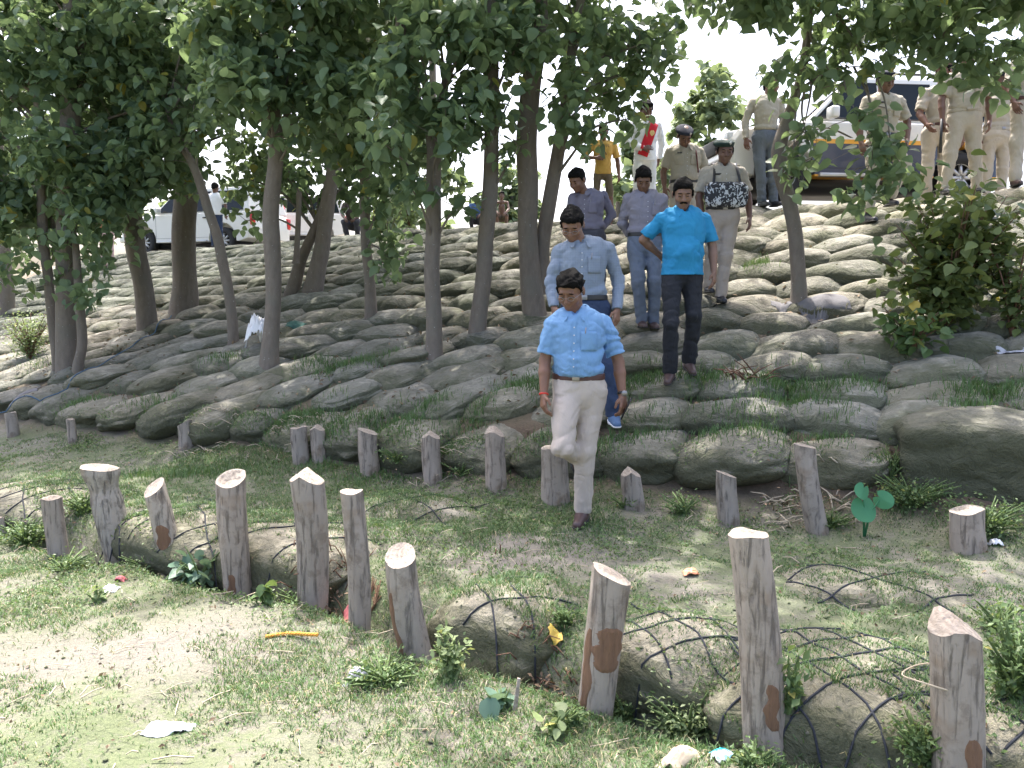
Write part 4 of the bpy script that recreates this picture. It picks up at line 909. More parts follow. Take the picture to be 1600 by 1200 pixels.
# ---------------- people: signed-distance bodies turned into one surface each ----------------
def surface_net(F, lo, h):
    S = F < 0; nx_, ny_, nz_ = F.shape
    cs = np.zeros((nx_-1, ny_-1, nz_-1), np.int8)
    for a in (0, 1):
        for b in (0, 1):
            for c in (0, 1): cs += S[a:nx_-1+a, b:ny_-1+b, c:nz_-1+c]
    act = (cs > 0) & (cs < 8); I = np.argwhere(act); idx = -np.ones(act.shape, np.int64); idx[act] = np.arange(len(I))
    acc = np.zeros((len(I), 3)); cntr = np.zeros(len(I))
    i, j, k = I.T
    for ax in range(3):
        for a in (0, 1):
            for b in (0, 1):
                o = [0, 0, 0]; o[(ax+1) % 3] = a; o[(ax+2) % 3] = b; e = list(o); e[ax] = 1
                f0 = F[i+o[0], j+o[1], k+o[2]]; f1 = F[i+e[0], j+e[1], k+e[2]]; m = (f0 < 0) != (f1 < 0)
                t_ = np.where(m, f0/np.where(m, f0-f1, 1), 0)
                P = np.array(o, float)[None] + 0*acc; P[:, ax] = t_; acc += P*m[:, None]; cntr += m
    V = (I + acc/np.maximum(cntr, 1)[:, None])*h + np.array(lo)
    Q = []
    for ax in range(3):
        sl0 = [slice(1, -1)]*3; sl0[ax] = slice(0, -1); sl1 = list(sl0); sl1[ax] = slice(1, None)
        a0, a1 = S[tuple(sl0)], S[tuple(sl1)]; ch = np.argwhere(a0 != a1)
        if not len(ch): continue
        off = np.array([1, 1, 1]); off[ax] = 0; g = ch + off; fl = a0[tuple(ch.T)]
        u_ = (ax+1) % 3; w_ = (ax+2) % 3; c4 = []
        for du, dw in ((0, 0), (-1, 0), (-1, -1), (0, -1)):
            q = g.copy(); q[:, u_] += du; q[:, w_] += dw; c4.append(idx[q[:, 0], q[:, 1], q[:, 2]])
        c4 = np.stack(c4, -1); c4[~fl] = c4[~fl][:, ::-1]; Q.append(c4)
    Q = np.concatenate(Q); Q = Q[(Q >= 0).all(1)]
    return V, Q
def rotm(ax, a): return np.array(Matrix.Rotation(a, 3, ax))
class Field:
    def __init__(s, lo, hi, h):
        s.lo = np.array(lo, float); s.h = h; n = np.ceil((np.array(hi)-s.lo)/h).astype(int)+1; s.n = n; s.F = np.full(n, .06, np.float32)
    def win(s, lo, hi):
        a = np.maximum(0, np.floor((np.array(lo)-s.lo)/s.h).astype(int)); b = np.minimum(s.n, np.ceil((np.array(hi)-s.lo)/s.h).astype(int)+1)
        if (b <= a).any(): return None, None
        g = np.meshgrid(*[s.lo[i]+s.h*np.arange(a[i], b[i]) for i in range(3)], indexing='ij')
        return tuple(slice(a[i], b[i]) for i in range(3)), np.stack(g, -1).astype(np.float32)
    def comb(s, sl, d, k, op):
        f = s.F[sl]
        if op == 'sub': d = -d; f2 = -f
        if op == 'add':
            hh = np.clip(.5+.5*(f-d)/k, 0, 1); s.F[sl] = f*(1-hh)+d*hh - k*hh*(1-hh)
        else:
            hh = np.clip(.5-.5*(f-d)/k, 0, 1); s.F[sl] = f*(1-hh)+d*hh + k*hh*(1-hh)
    def rc(s, a, b, ra, rb, k=.015, clips=(), M3=None, sc=(1, 1, 1), op='add'):
        """tapered capsule; M3 rotates world to its frame, sc stretches that frame's axes"""
        a = np.array(a, float); b = np.array(b, float); R_ = max(ra, rb)/min(sc) + .03 + k
        sl, P = s.win(np.minimum(a, b)-R_, np.maximum(a, b)+R_)
        if sl is None: return
        T = (M3 if M3 is not None else np.eye(3)); T = np.array(sc)[:, None]*T
        q = (P-a) @ T.T; ab = T @ (b-a); L = max(1e-9, ab @ ab); t_ = np.clip(q @ ab/L, 0, 1)
        d = np.linalg.norm(q - t_[..., None]*ab, axis=-1) - (ra+(rb-ra)*t_)
        for p0, n0 in clips: d = np.maximum(d, (P-np.array(p0)) @ np.array(n0))
        s.comb(sl, d.astype(np.float32), k, op)
    def el(s, c, r, k=.012, M3=None, op='add', clips=()):
        c = np.array(c, float); r = np.array(r, float); R_ = r.max()+.03+k; sl, P = s.win(c-R_, c+R_)
        if sl is None: return
        q = P-c
        if M3 is not None: q = q @ M3.T
        k0 = np.linalg.norm(q/r, axis=-1); k1 = np.linalg.norm(q/(r*r), axis=-1); d = k0*(k0-1)/np.maximum(k1, 1e-6)
        for p0, n0 in clips: d = np.maximum(d, (P-np.array(p0)) @ np.array(n0))
        s.comb(sl, d.astype(np.float32), k, op)
    def wrinkle(s, amp, fr, seed=0, st=(1, 1, 2.2)):
        m = np.abs(s.F) < .03; I = np.argwhere(m)
        if not len(I): return
        P = I*s.h+s.lo; n_ = 1-2*np.abs(fbm(P*fr*np.array(st) + vnoise(P*fr*.6, seed+5)[:, None]*1.3 + seed, seed, 2)); s.F[m] += (amp*(n_-.55)).astype(np.float32)
    def mesh(s, name, mat, parent, smooth=1, attr=None):
        s.F[0] = s.F[-1] = .06; s.F[:, 0] = s.F[:, -1] = .06; s.F[:, :, 0] = s.F[:, :, -1] = .06
        V, Q = surface_net(s.F, s.lo, s.h)
        return mk(name, V, Q, mat, parent)
SK = {}
def skin(c):
    if c not in SK:
        t = NT('skin'); v = t.coord('Object'); n_ = t.noise(v, 18, 4); t.color(t.mix(n_, tuple(x*.86 for x in c), tuple(x*1.1 for x in c))); t.rough(.5); t.b.inputs['Subsurface Weight'].default_value = .08
        t.b.inputs['Subsurface Radius'].default_value = (.02, .008, .004); t.bump(t.noise(v, 130, 2), .1, .003); SK[c] = t.m
    return SK[c]
t = NT('black_hair'); v = t.coord('Object', (1, 1, .3)); n_ = t.noise(v, 160, 3, .6); t.color(t.mix(n_, (.002, .0018, .0018), (.008, .007, .006))); t.rough(.75); t.b.inputs['Specular IOR Level'].default_value = .12; t.bump(n_, .8, .008); M['hair'] = t.m
M['eye'] = simple('dark_eye', (.02, .012, .01), .25); M['lens'] = simple('spectacle_metal', (.28, .27, .27), .3, .05, 5, 0, .8)
M['belt_brown'] = simple('brown_leather', (.07, .03, .025), .45); M['belt_black'] = simple('black_leather', (.02, .02, .022), .45)
M['shoe_brown'] = simple('brown_shoe', (.075, .045, .042), .4, .2, 14); M['shoe_black'] = simple('black_shoe', (.02, .022, .03), .4, .2, 14); M['sneaker'] = simple('blue_sneaker', (.07, .13, .24), .8, .3, 60); M['sole'] = simple('white_sole', (.6, .6, .62), .7)
t = NT('camouflage_cloth'); v = t.coord('Object', (1, 1, .9)); n_ = t.noise(v, 22, 2, .5, 1.6); t.color(t.ramp(n_, [(.54, (.018, .02, .026)), (.545, (.5, .52, .55))])); t.rough(.7); t.bump(t.noise(v, 30), .4, .01); M['camo'] = t.m
CL = {}
def clo(key, c, **k):
    if key not in CL: CL[key] = cloth(key, c, **k)
    return CL[key]
DEF = dict(ankL=(-.10, .02, .08), ankR=(.10, .02, .08), kneeL=(-.105, -.01, .48), kneeR=(.105, -.01, .48), hipL=(-.09, 0, .90), hipR=(.09, 0, .90),
           pel=(0, 0, .96), chest=(0, -.01, 1.28), shL=(-.185, .01, 1.385), shR=(.185, .01, 1.385), elL=(-.25, .03, 1.13), elR=(.25, .03, 1.13),
           wrL=(-.27, -.03, .89), wrR=(.27, -.03, .89), neck=(0, .01, 1.44), head=(0, -.015, 1.60))
def person(lab, px, py, Y, H_=1.72, h=.0075, J=None, byaw=0, head=(15, 0, 0), skinc=(.20, .10, .062), shirt=None, sleeve='short', shirt_to=None, tucked=True, trousers=None, tro_to=.07, shoe='shoe_black', toe=(0, 0), belly=.0, girth=1.0,
           hair=True, cap=None, belt=None, grip=.9, handL=None, handR=None, group=None, moustache=False, extra=None, z=None, curl=(.5, .5), glasses=False, palm=(None, None), base=True, seed=0, chair=False):
    loc = at(px, py, Y)
    if z is not None: loc.z = z
    root = empty('person', loc); k_ = H_/1.72; root.scale = (k_, k_, k_)
    D = {**DEF, **(J or {})}; D = {a: np.array(b, float) for a, b in D.items()}
    if 'toeL' not in D: pass
    YB = rotm('Z', -R(byaw)); fw = np.array([math.sin(R(byaw)), -math.cos(R(byaw)), 0]); sdv = np.array([math.cos(R(byaw)), math.sin(R(byaw)), 0])
    HM = np.array((Matrix.Rotation(R(head[1]), 3, 'Z') @ Matrix.Rotation(R(head[0]), 3, 'X') @ Matrix.Rotation(R(head[2]), 3, 'Y')))
    hd = D['head']
    hs = 1.10
    def hp(x, y, z_): return hd + HM @ np.array([x, y, z_])*hs
    allp = np.array(list(D.values())); lo = allp.min(0)-.17; hi = allp.max(0)+np.array([.17, .17, .20]); lo[2] = min(0, min(D['ankL'][2], D['ankR'][2])-.10)
    F = Field(lo, hi, h); g = girth
    MT = HM.T
    sz = lambda *v: tuple(x*hs for x in v)
    # head
    F.el(hp(0, .012, .035), sz(.074, .094, .086), .01, MT); F.el(hp(0, -.022, -.035), sz(.059, .068, .068), .03, MT); F.el(hp(0, -.055, -.083), sz(.028, .026, .022), .02, MT)
    for s_ in (-1, 1):
        F.el(hp(s_*.038, -.058, -.018), sz(.026, .026, .028), .02, MT); F.el(hp(s_*.078, .012, .0), sz(.009, .020, .031), .006, MT)
        F.el(hp(s_*.031, -.100, .014), sz(.017, .014, .010), .010, MT, 'sub')
        F.el(hp(s_*.031, -.077, .013), sz(.015, .012, .012), .004, MT)
    F.rc(hp(-.034, -.079, .036), hp(.034, -.079, .036), .010*hs, .010*hs, .014); F.rc(hp(0, -.086, .018), hp(0, -.104, -.018), .008*hs, .0125*hs, .010)
    for s_ in (-1, 1): F.el(hp(s_*.012, -.096, -.022), sz(.008, .010, .008), .006, MT)
    F.rc(hp(-.018, -.084, -.050), hp(.018, -.084, -.050), .0065*hs, .0065*hs, .006); F.rc(hp(-.015, -.082, -.062), hp(.015, -.082, -.062), .0075*hs, .0075*hs, .006)
    F.rc(hp(-.02, -.094, -.056), hp(.02, -.094, -.056), .0022*hs, .0022*hs, .003, op='sub')
    # neck and trunk
    F.rc(D['neck']+np.array([0, 0, -.04]), hp(0, .03, -.04), .058, .052, .03)
    bw = (1, 1.35, 1)
    tk = 1.0 if shirt is None else .86
    F.rc(D['chest'], D['pel'], .120*g*tk, .115*g*tk, .03*tk, M3=YB, sc=bw); F.rc(D['shL']*.85+D['shR']*.15, D['shR']*.85+D['shL']*.15, .045, .045, .02)
    bare_legs = trousers is None or tro_to > .2
    for s_, hn in (('L', handL), ('R', handR)):
        sh, el, wr = D['sh'+s_], D['el'+s_], D['wr'+s_]
        lg = .8 if (shirt is not None and sleeve == 'long') else 1.0
        F.rc(sh, el, .040*lg, .039*lg, .012); F.rc(el, el+(wr-el)*.35, .039*lg, .040*lg, .012); F.rc(el+(wr-el)*.35, wr, .040*lg, .026, .012)
        hip, kn, an = D['hip'+s_], D['knee'+s_], D['ank'+s_]
        lr = 1.0 if bare_legs else .8
        F.rc(hip, kn, .078*lr*g, .052*lr, .03); F.rc(kn, kn+(an-kn)*.35, .052*lr, .055*lr, .02); F.rc(kn+(an-kn)*.35, an, .055*lr, .034, .02)
        tdir = rotm('Z', R(toe[0 if s_ == 'L' else 1])) @ fw
        if ('toe'+s_) in D: tdir = D['toe'+s_]/np.linalg.norm(D['toe'+s_])
        F.rc(an+np.array([0, 0, -.035])-tdir*.02, an+tdir*.11+np.array([0, 0, -.05]), .032, .022, .02)
        # hand
        hd_ = np.array(hn if hn is not None else (wr-el)); hd_ = hd_/np.linalg.norm(hd_); sg = -1 if s_ == 'L' else 1
        pn = palm[0 if s_ == 'L' else 1]; pn = np.array(pn if pn is not None else -sg*sdv*.85 + fw*-.5, float); pn -= hd_*(pn @ hd_); pn /= np.linalg.norm(pn)
        side = np.cross(hd_, pn)
        if side @ fw < 0: side = -side          # the thumb side faces forwards
        cu = curl[0 if s_ == 'L' else 1]
        for i, (o_, l1, l2) in enumerate(((.034, .040, .034), (.012, .044, .040), (-.011, .041, .037), (-.032, .034, .028))):
            p0 = wr + side*o_*.45 + hd_*.012; kn_ = wr + hd_*(.088-.006*abs(i-1)) + side*o_
            F.rc(p0, kn_, .0165, .0125, .012)
            c1 = cu*(.55+.12*i); d1 = hd_*math.cos(c1)+pn*math.sin(c1)+side*o_*1.2; d1 /= np.linalg.norm(d1); m1 = kn_+d1*l1
            c2 = cu*(1.5+.12*i); d2 = hd_*math.cos(c2)+pn*math.sin(c2); m2 = m1+d2*l2
            F.rc(kn_, m1, .0098, .0088, .0035); F.rc(m1, m2, .0088, .0075, .003)
        tb = wr+hd_*.022+side*.024; td = hd_*.62+side*.70+pn*.28; td /= np.linalg.norm(td); t1 = tb+td*.046; td2 = hd_*.92+side*.2+pn*.35; td2 /= np.linalg.norm(td2)
        F.rc(tb, t1, .0145, .0115, .008); F.rc(t1, t1+td2*.034, .0108, .0085, .003)
    body = F.mesh('body', skin(skinc), root)
    # eyes, brows, moustache, hair
    mb = MB(); R3 = Matrix(HM.tolist())
    for s_ in (-1, 1):
        mb = MB(); mb.ell(hp(s_*.031, -.0885, .010), (.0135, .004, .0035 if head[0] > 12 else .006), 6, R3); mb.build('eye', M['eye'], root)
        mb = MB(); mb.ell(hp(s_*.033, -.089, .034), (.019, .005, .0042), 6, R3 @ Matrix.Rotation(s_*.12, 3, 'Y')); mb.build('eyebrow', M['hair'], root)
    if moustache: mb = MB(); mb.ell(hp(-.014, -.093, -.040), (.021, .008, .009), 6, R3 @ Matrix.Rotation(-.15, 3, 'Y')); mb.ell(hp(.014, -.093, -.040), (.021, .008, .009), 6, R3 @ Matrix.Rotation(.15, 3, 'Y')); mb.build('moustache', M['hair'], root)
    if hair:
        G = Field(hd-.16, hd+.17, min(h, .0065)); pn0 = HM @ np.array([0, -.72, -.69]); pc = hp(0, -.012, .020)
        G.el(hp(0, .014, .045), sz(.081, .102, .095), .004, MT, clips=[(pc, pn0)] + ([(hp(0, 0, .062), HM[:, 2])] if cap else []))
        if not cap: G.el(hp(.012, -.045, .090), sz(.058, .050, .030), .02, MT); G.el(hp(-.035, -.02, .085), sz(.035, .05, .028), .02, MT)
        for s_ in (-1, 1): G.rc(hp(s_*.073, -.022, .04), hp(s_*.074, -.012, .002), .011*hs, .006*hs, .006)
        G.el(hp(0, .07, -.01), sz(.058, .04, .05), .02, MT)
        G.wrinkle(.006, 24, seed, (1, .5, 1)); G.mesh('hair', M['hair'], root)
    if glasses:
        mb = MB()
        for s_ in (-1, 1):
            c = hp(s_*.033, -.108, .010); mb.tube([c + HM @ np.array([.021*math.cos(a), .0, .014*math.sin(a)]) for a in np.linspace(0, 2*math.pi, 17)], .0016, 5, False)
            mb.tube([hp(s_*.054, -.107, .014), hp(s_*.078, -.05, .012), hp(s_*.082, .0, .010)], .0015, 5)
        mb.tube([hp(-.012, -.108, .013), hp(.012, -.108, .013)], .0014, 5); mb.build('glasses', M['lens'], root)
    if cap:
        G = Field(hd-.19, hd+.21, min(h, .007)); kind, cm = cap
        if kind == 'beret':
            G.el(hp(0, .012, .068), sz(.082, .103, .024), .01, MT, clips=[]); G.el(hp(-.014, .005, .090), sz(.100, .112, .027), .02, MT); G.el(hp(-.060, 0, .078), sz(.060, .085, .026), .02, MT)
        else:
            G.el(hp(0, .01, .085), sz(.092, .110, .045), .01, MT); G.rc(hp(0, -.03, .075), hp(0, -.09, .066), .07, .05, .02, M3=MT, sc=(1, 1, 5))
        co = G.mesh('beret' if kind == 'beret' else 'cap', cm, root)
        mb = MB(); mb.ell(hp(.03, -.096, .094), (.013, .006, .017), 6, R3); mb.build('badge', simple('silver_badge', (.6, .6, .6), .3, .2, 20, 0, .7) if 'badge' not in M else M['badge'], co)
    # shirt
    if shirt is not None:
        G = Field(lo, hi, h); st_ = shirt_to if shirt_to is not None else D['pel'][2]+.055; ax = D['pel']
        hem = [((0, 0, st_), (0, 0, -1))] 
        wz = D['pel'] + np.array([0, 0, .10]); cc = D['chest']
        tw = (1, 1.32, 1)
        G.rc(cc+np.array([0, 0, .04]), cc-np.array([0, 0, .08]), .150*g, .152*g, .05, M3=YB, sc=tw, clips=hem)
        G.rc(cc-sdv*.070+np.array([0, 0, .035]), cc+sdv*.070+np.array([0, 0, .035]), .112*g, .112*g, .05, M3=YB, sc=(1, 1.05, .72), clips=hem)
        G.rc(cc-np.array([0, 0, .05]), np.array([D['pel'][0], D['pel'][1], st_-.02 if tucked else st_-.10]), .153*g, (.150 if tucked else .180)*g, .05, M3=YB, sc=tw, clips=hem)
        if belly: G.el(D['pel']*.75+cc*.25+fw*.055+np.array([0, 0, .04]), (.125*g, .085+belly, .13), .06, clips=hem, M3=YB)
        if tucked: G.rc(D['pel']+np.array([-.02, 0, .085]), D['pel']+np.array([.02, 0, .085]), .150*g, .150*g, .03, M3=YB, sc=(1, 1.28, 2.4), clips=hem)
        nk = D['neck']; G.rc(D['shL']*.94+nk*.06, nk+np.array([0, .014, -.012]), .052, .060, .03); G.rc(D['shR']*.94+nk*.06, nk+np.array([0, .014, -.012]), .052, .060, .03)
        for s_ in 'LR':
            sh, el, wr = D['sh'+s_], D['el'+s_], D['wr'+s_]; u1 = (el-sh)/np.linalg.norm(el-sh)
            if sleeve == 'short':
                e_ = sh+(el-sh)*.80; G.rc(sh, e_+u1*.03, .058, .064, .022, clips=[(e_, u1)])
            elif sleeve == 'long':
                u2 = (wr-el)/np.linalg.norm(wr-el); e2 = wr-u2*.005
                G.rc(sh, el, .058, .050, .022); G.rc(el, wr, .050, .040, .02, clips=[(e2, u2)])
        if base:
            G.wrinkle(.0075, 6.0, seed+int(px), (1, 1, 1.7)); G.wrinkle(.003, 15, seed+int(px)+1, (1, 1, 1.3))
        if not tucked:
            zz_ = G.lo[2] + G.h*np.arange(G.n[2]); G.F = np.maximum(G.F, (st_ - zz_ + .006*np.sin(0))[None, None, :].astype(np.float32))
        # collar
        cn = nk+np.array([0, .004, .028])
        G.rc(cn+fw*.085+np.array([0, 0, -.02]), cn+fw*.09+np.array([0, 0, .03]), .020, .032, .006, op='sub', M3=YB, sc=(1, .8, .8))
        G.el(cn+fw*.055+np.array([0, 0, .035]), (.036, .045, .045), .008, op='sub')
        so = G.mesh('shirt', shirt, root)
        CV = []; NA = 30
        for i in range(NA+1):
            a = R(-158 + 316*i/NA); dr = -fw*math.cos(a) + sdv*math.sin(a); fr = (abs(a)/R(158)); tip = sm(.55, .95, fr)
            base_ = nk + np.array([0, .006, 0]) + dr*(.070-.002*tip); zt = .066-.036*tip-.01*sm(.2, .8, fr)
            CV += [base_+np.array([0, 0, zt-.018]), base_-dr*.003+np.array([0, 0, zt]), base_+dr*(.014+.012*tip)+np.array([0, 0, zt-.018])+fw*.012*tip, base_+dr*(.030+.022*tip)+np.array([0, 0, zt-.048-.034*tip*(1-.75*sm(.93, 1, fr))])+fw*.030*tip]
        if base and base != 'tee':
            co = mk('collar', CV, np.array([(i*4+j, i*4+j+1, i*4+5+j, i*4+4+j) for i in range(NA) for j in range(3)]), shirt, so); m_ = co.modifiers.new('s', 'SOLIDIFY'); m_.thickness = .006; m_ = co.modifiers.new('u', 'SUBSURF'); m_.levels = m_.render_levels = 1
        # surface detail: placket, buttons, pocket following the cloth
        bv = bvh_of([so]) if h < .0095 and base else None
        if bv:
            def onsh(x, z_, side=fw, lift=.002):
                o_ = np.array([D['chest'][0], D['chest'][1], 0]) + sdv*x + fw*.5; o_[2] = z_
                hh = bv.ray_cast(Vector(o_), Vector(-fw)); return (np.array(hh[0]) + fw*lift) if hh[0] is not None else None
            top = nk[2]-.03
            if base != 'polo':
                pv = []; zz = np.linspace(top-.02, st_+.01, 26)
                for z_ in zz:
                    for x in (-.014, 0, .014):
                        q = onsh(x, z_, lift=.0028 if x == 0 else .0018); pv.append(q if q is not None else (pv[-1] if pv else None))
                if all(q is not None for q in pv): mk('placket', pv, np.array([(i*3+j, i*3+j+1, i*3+4+j, i*3+3+j) for i in range(25) for j in (0, 1)]), shirt, so)
                for z_ in np.linspace(top-.06, st_+.06, 6):
                    q = onsh(.0, z_, lift=.004)
                    if q is not None: mb = MB(); mb.ell(q, (.005, .005, .005), 4); mb.build('button', M['sole'], so)
            if base in ('pocket', 'uniform'):
                for sx_ in ((1,) if base == 'pocket' else (-1, 1)):
                    pv = []; n1 = 8
                    for z_ in np.linspace(cc[2]+.045, cc[2]-.085, n1):
                        for x in np.linspace(.045, .145, n1):
                            q = onsh(sx_*x, z_, lift=.0045); pv.append(q)
                    if all(q is not None for q in pv):
                        po = mk('pocket', pv, np.array([(i*n1+j, i*n1+j+1, i*n1+n1+j+1, i*n1+n1+j) for i in range(n1-1) for j in range(n1-1)]), shirt, so); m = po.modifiers.new('s', 'SOLIDIFY'); m.thickness = .005; m.offset = -1
                q = onsh(.075, cc[2]+.045, lift=.008)
                if q is not None and base == 'pocket': mb = MB(); mb.box(q, (.007, .006, .05), Matrix.Rotation(.1, 3, 'Y')); mb.build('pen', M['lens'], root)
                if base == 'uniform':
                    q = onsh(-.09, cc[2]+.068, lift=.005)
                    if q is not None: mb = MB(); mb.box(q, (.07, .006, .018), Matrix.Rotation(R(byaw), 3, 'Z')); mb.build('name_tag', M['belt_black'], root)
                    for s_, sh in ((-1, D['shL']), (1, D['shR'])):
                        mb = MB(); c1 = sh*.92+nk*.08+np.array([0, 0, .064]); c2 = sh*.45+nk*.55+np.array([0, 0, .075]); mb.tube([c1, c2], [.017, .014], 6); mb.v = [(v_[0], v_[1], c1[2]+(v_[2]-c1[2])*.45+.002) for v_ in mb.v]; mb.build('shoulder_strap', shirt, so)
    # trousers
    if trousers is not None:
        g0 = g; g = g*(1.0 if tucked or shirt is None else .90); G = Field(lo, hi, h); pe = D['pel']; topc = ((0, 0, pe[2]+.045 if tucked else (shirt_to or pe[2])+.012), (0, 0, 1))
        G.rc(pe+sdv*-.02+np.array([0, 0, .0]), pe+sdv*.02, .146*g, .146*g, .03, M3=YB, sc=(1, 1.25, 1), clips=[topc]); G.rc((D['hipL']+D['hipR'])/2+np.array([0, 0, -.01])-sdv*.03, (D['hipL']+D['hipR'])/2+np.array([0, 0, -.01])+sdv*.03, .125*g, .125*g, .05, M3=YB, sc=(1, 1.12, 1), clips=[topc])
        for s_ in 'LR':
            hip, kn, an = D['hip'+s_], D['knee'+s_], D['ank'+s_]; u2 = (an-kn)/np.linalg.norm(an-kn)
            G.rc(hip, kn, .096*g, .066*g, .03, clips=[topc])
            if tro_to < .3: G.rc(kn, an+u2*.05, .066*g, .060, .03, clips=[(an+u2*(.092-tro_to), u2)])
            else: pass
        G.wrinkle(.008, 4.6, seed+3, (1, 1, 1.2)); G.wrinkle(.003, 12, seed+4, (1, 1, 1.2))
        G.mesh('shorts' if tro_to > .3 else 'trousers', trousers, root); g = g0
    if belt is not None:
        G = Field(D['pel']-.22, D['pel']+.24, min(h, .006)); z0 = D['pel'][2]+.018 if tucked else D['pel'][2]
        G.rc(D['pel']-sdv*.02, D['pel']+sdv*.02, .156*g, .156*g, .01, M3=YB, sc=(1, 1.25, .2), clips=[((0, 0, z0-.0), (0, 0, -1)), ((0, 0, z0+.042), (0, 0, 1))])
        bo = G.mesh('belt', belt, root); mb = MB(); q = D['pel']+fw*.126*g; mb.box((q[0], q[1], z0+.02), (.05, .012, .038), Matrix.Rotation(R(byaw), 3, 'Z')); mb.build('buckle', M['lens'], bo, bevel=.003)
    if shoe:
        for s_ in 'LR':
            an = D['ank'+s_]; tdir = rotm('Z', R(toe[0 if s_ == 'L' else 1])) @ fw
            if ('toe'+s_) in D: tdir = D['toe'+s_]/np.linalg.norm(D['toe'+s_])
            dwn = np.cross(np.cross(tdir, (0, 0, -1)), tdir); dwn = dwn/np.linalg.norm(dwn); G = Field(an-.24, an+.24, min(h, .006)); sole = (an+dwn*.078, dwn)
            G.rc(an+dwn*.035-tdir*.035, an+dwn*.052+tdir*.03, .042, .042, .02, clips=[sole]); G.rc(an+dwn*.050+tdir*.03, an+dwn*.062+tdir*.155, .046, .032, .02, clips=[sole]); G.rc(an-dwn*.0, an+dwn*.04, .042, .04, .02, clips=[sole])
            so_ = G.mesh('shoe', M[shoe], root)
            G = Field(an-.24, an+.24, min(h, .006)); top_ = (an+dwn*.070, -dwn); G.rc(an+dwn*.07-tdir*.035, an+dwn*.072+tdir*.03, .046, .046, .02, clips=[(an+dwn*.084, dwn), top_]); G.rc(an+dwn*.072+tdir*.03, an+dwn*.072+tdir*.155, .049, .036, .02, clips=[(an+dwn*.084, dwn), top_])
            G.mesh('sole', M['sole'] if shoe == 'sneaker' else M['belt_black'], so_)
    if shoe:
        bpy.context.view_layer.update(); best = None
        for c_ in root.children:
            if c_.name.startswith('shoe'):
                vv = np.empty(len(c_.data.vertices)*3); c_.data.vertices.foreach_get('co', vv); vv = vv.reshape(-1, 3)*k_ + np.array(loc); m_ = vv.mean(0); mn = vv[:, 2].min()-.01
                gz = drop(m_[0], m_[1], mn+.35); dz = gz-mn; best = dz if best is None else max(best, dz)
        dz = max(-.22, min(.2, best)); root.location.z += dz; k2 = k_*(H_-dz)/H_ if abs(dz) < .12 or py > 380 and px < 1300 else k_; root.scale = (k2, k2, k2)
    if extra: extra(root, D, fw, sdv, hp, R3)
    tag(root, lab, 'person', group); return root
def A_(**k): return k
khaki = clo('khaki_uniform_cloth', (.37, .335, .275)); khaki2 = clo('light_khaki_trouser_cloth', (.41, .365, .30)); navy = simple('navy_beret_cloth', (.014, .018, .035), .9); green = simple('dark_green_beret_cloth', (.016, .035, .03), .9)
M['badge'] = simple('silver_badge', (.6, .6, .6), .3, .2, 20, 0, .7)
SKB = (.19, .095, .058)
def x_man1(root, D, fw, sdv, hp, R3):
    w_ = D['wrL']; u_ = (D['wrL']-D['elL']); u_ /= np.linalg.norm(u_)
    G = Field(w_-.07, w_+.07, .004); G.rc(w_-u_*.006, w_+u_*.006, .033, .033, .003, clips=[(w_+u_*.006, u_), (w_-u_*.006, -u_)]); G.mesh('red_thread', simple('red_thread', (.5, .03, .02), .8), root)
    w_ = D['wrR']; u_ = D['wrR']-D['elR']; u_ /= np.linalg.norm(u_)
    G = Field(w_-.07, w_+.07, .004); G.rc(w_-u_*.02-u_*.009, w_-u_*.02+u_*.009, .0335, .0335, .003, clips=[(w_-u_*.011, u_), (w_-u_*.029, -u_)]); wa = G.mesh('watch', M['belt_black'], root)
    mb = MB(); q = w_-u_*.02+np.array([.012, -.032, .0]); mb.ell(q, (.021, .008, .021), 8); mb.build('watch_face', M['lens'], wa)
def ray_to(px_, py_, dy, loc): return
person('man in sky-blue short-sleeved shirt and cream trousers stepping down to the grass', 905, 822, 5.3, 1.72, .0055,
       A_(ankR=(.02, .0, .08), kneeR=(.035, -.05, .50), hipR=(.085, .0, .90), hipL=(-.09, -.02, .91), kneeL=(-.13, -.20, .55), ankL=(.03, .13, .40), toeL=(.25, -.25, -.75), toeR=(-.30, -.9, -.12),
          pel=(-.015, 0, .965), chest=(-.03, -.02, 1.27), shL=(-.195, -.03, 1.355), shR=(.155, .03, 1.365), elL=(-.245, -.02, 1.11), elR=(.265, .05, 1.10), wrL=(-.255, -.10, .89), wrR=(.285, -.02, .87), neck=(-.03, -.01, 1.43), head=(-.075, -.05, 1.575)),
       byaw=-12, head=(30, -22, 0), skinc=SKB, shirt=clo('sky_blue_linen', (.16, .31, .53), fold=.35), trousers=clo('cream_trouser_cloth', (.45, .39, .34)), shoe='shoe_brown', belt=M['belt_brown'], base='pocket', belly=.02, girth=1.04, glasses=True, curl=(.7, .9), extra=x_man1, seed=1)
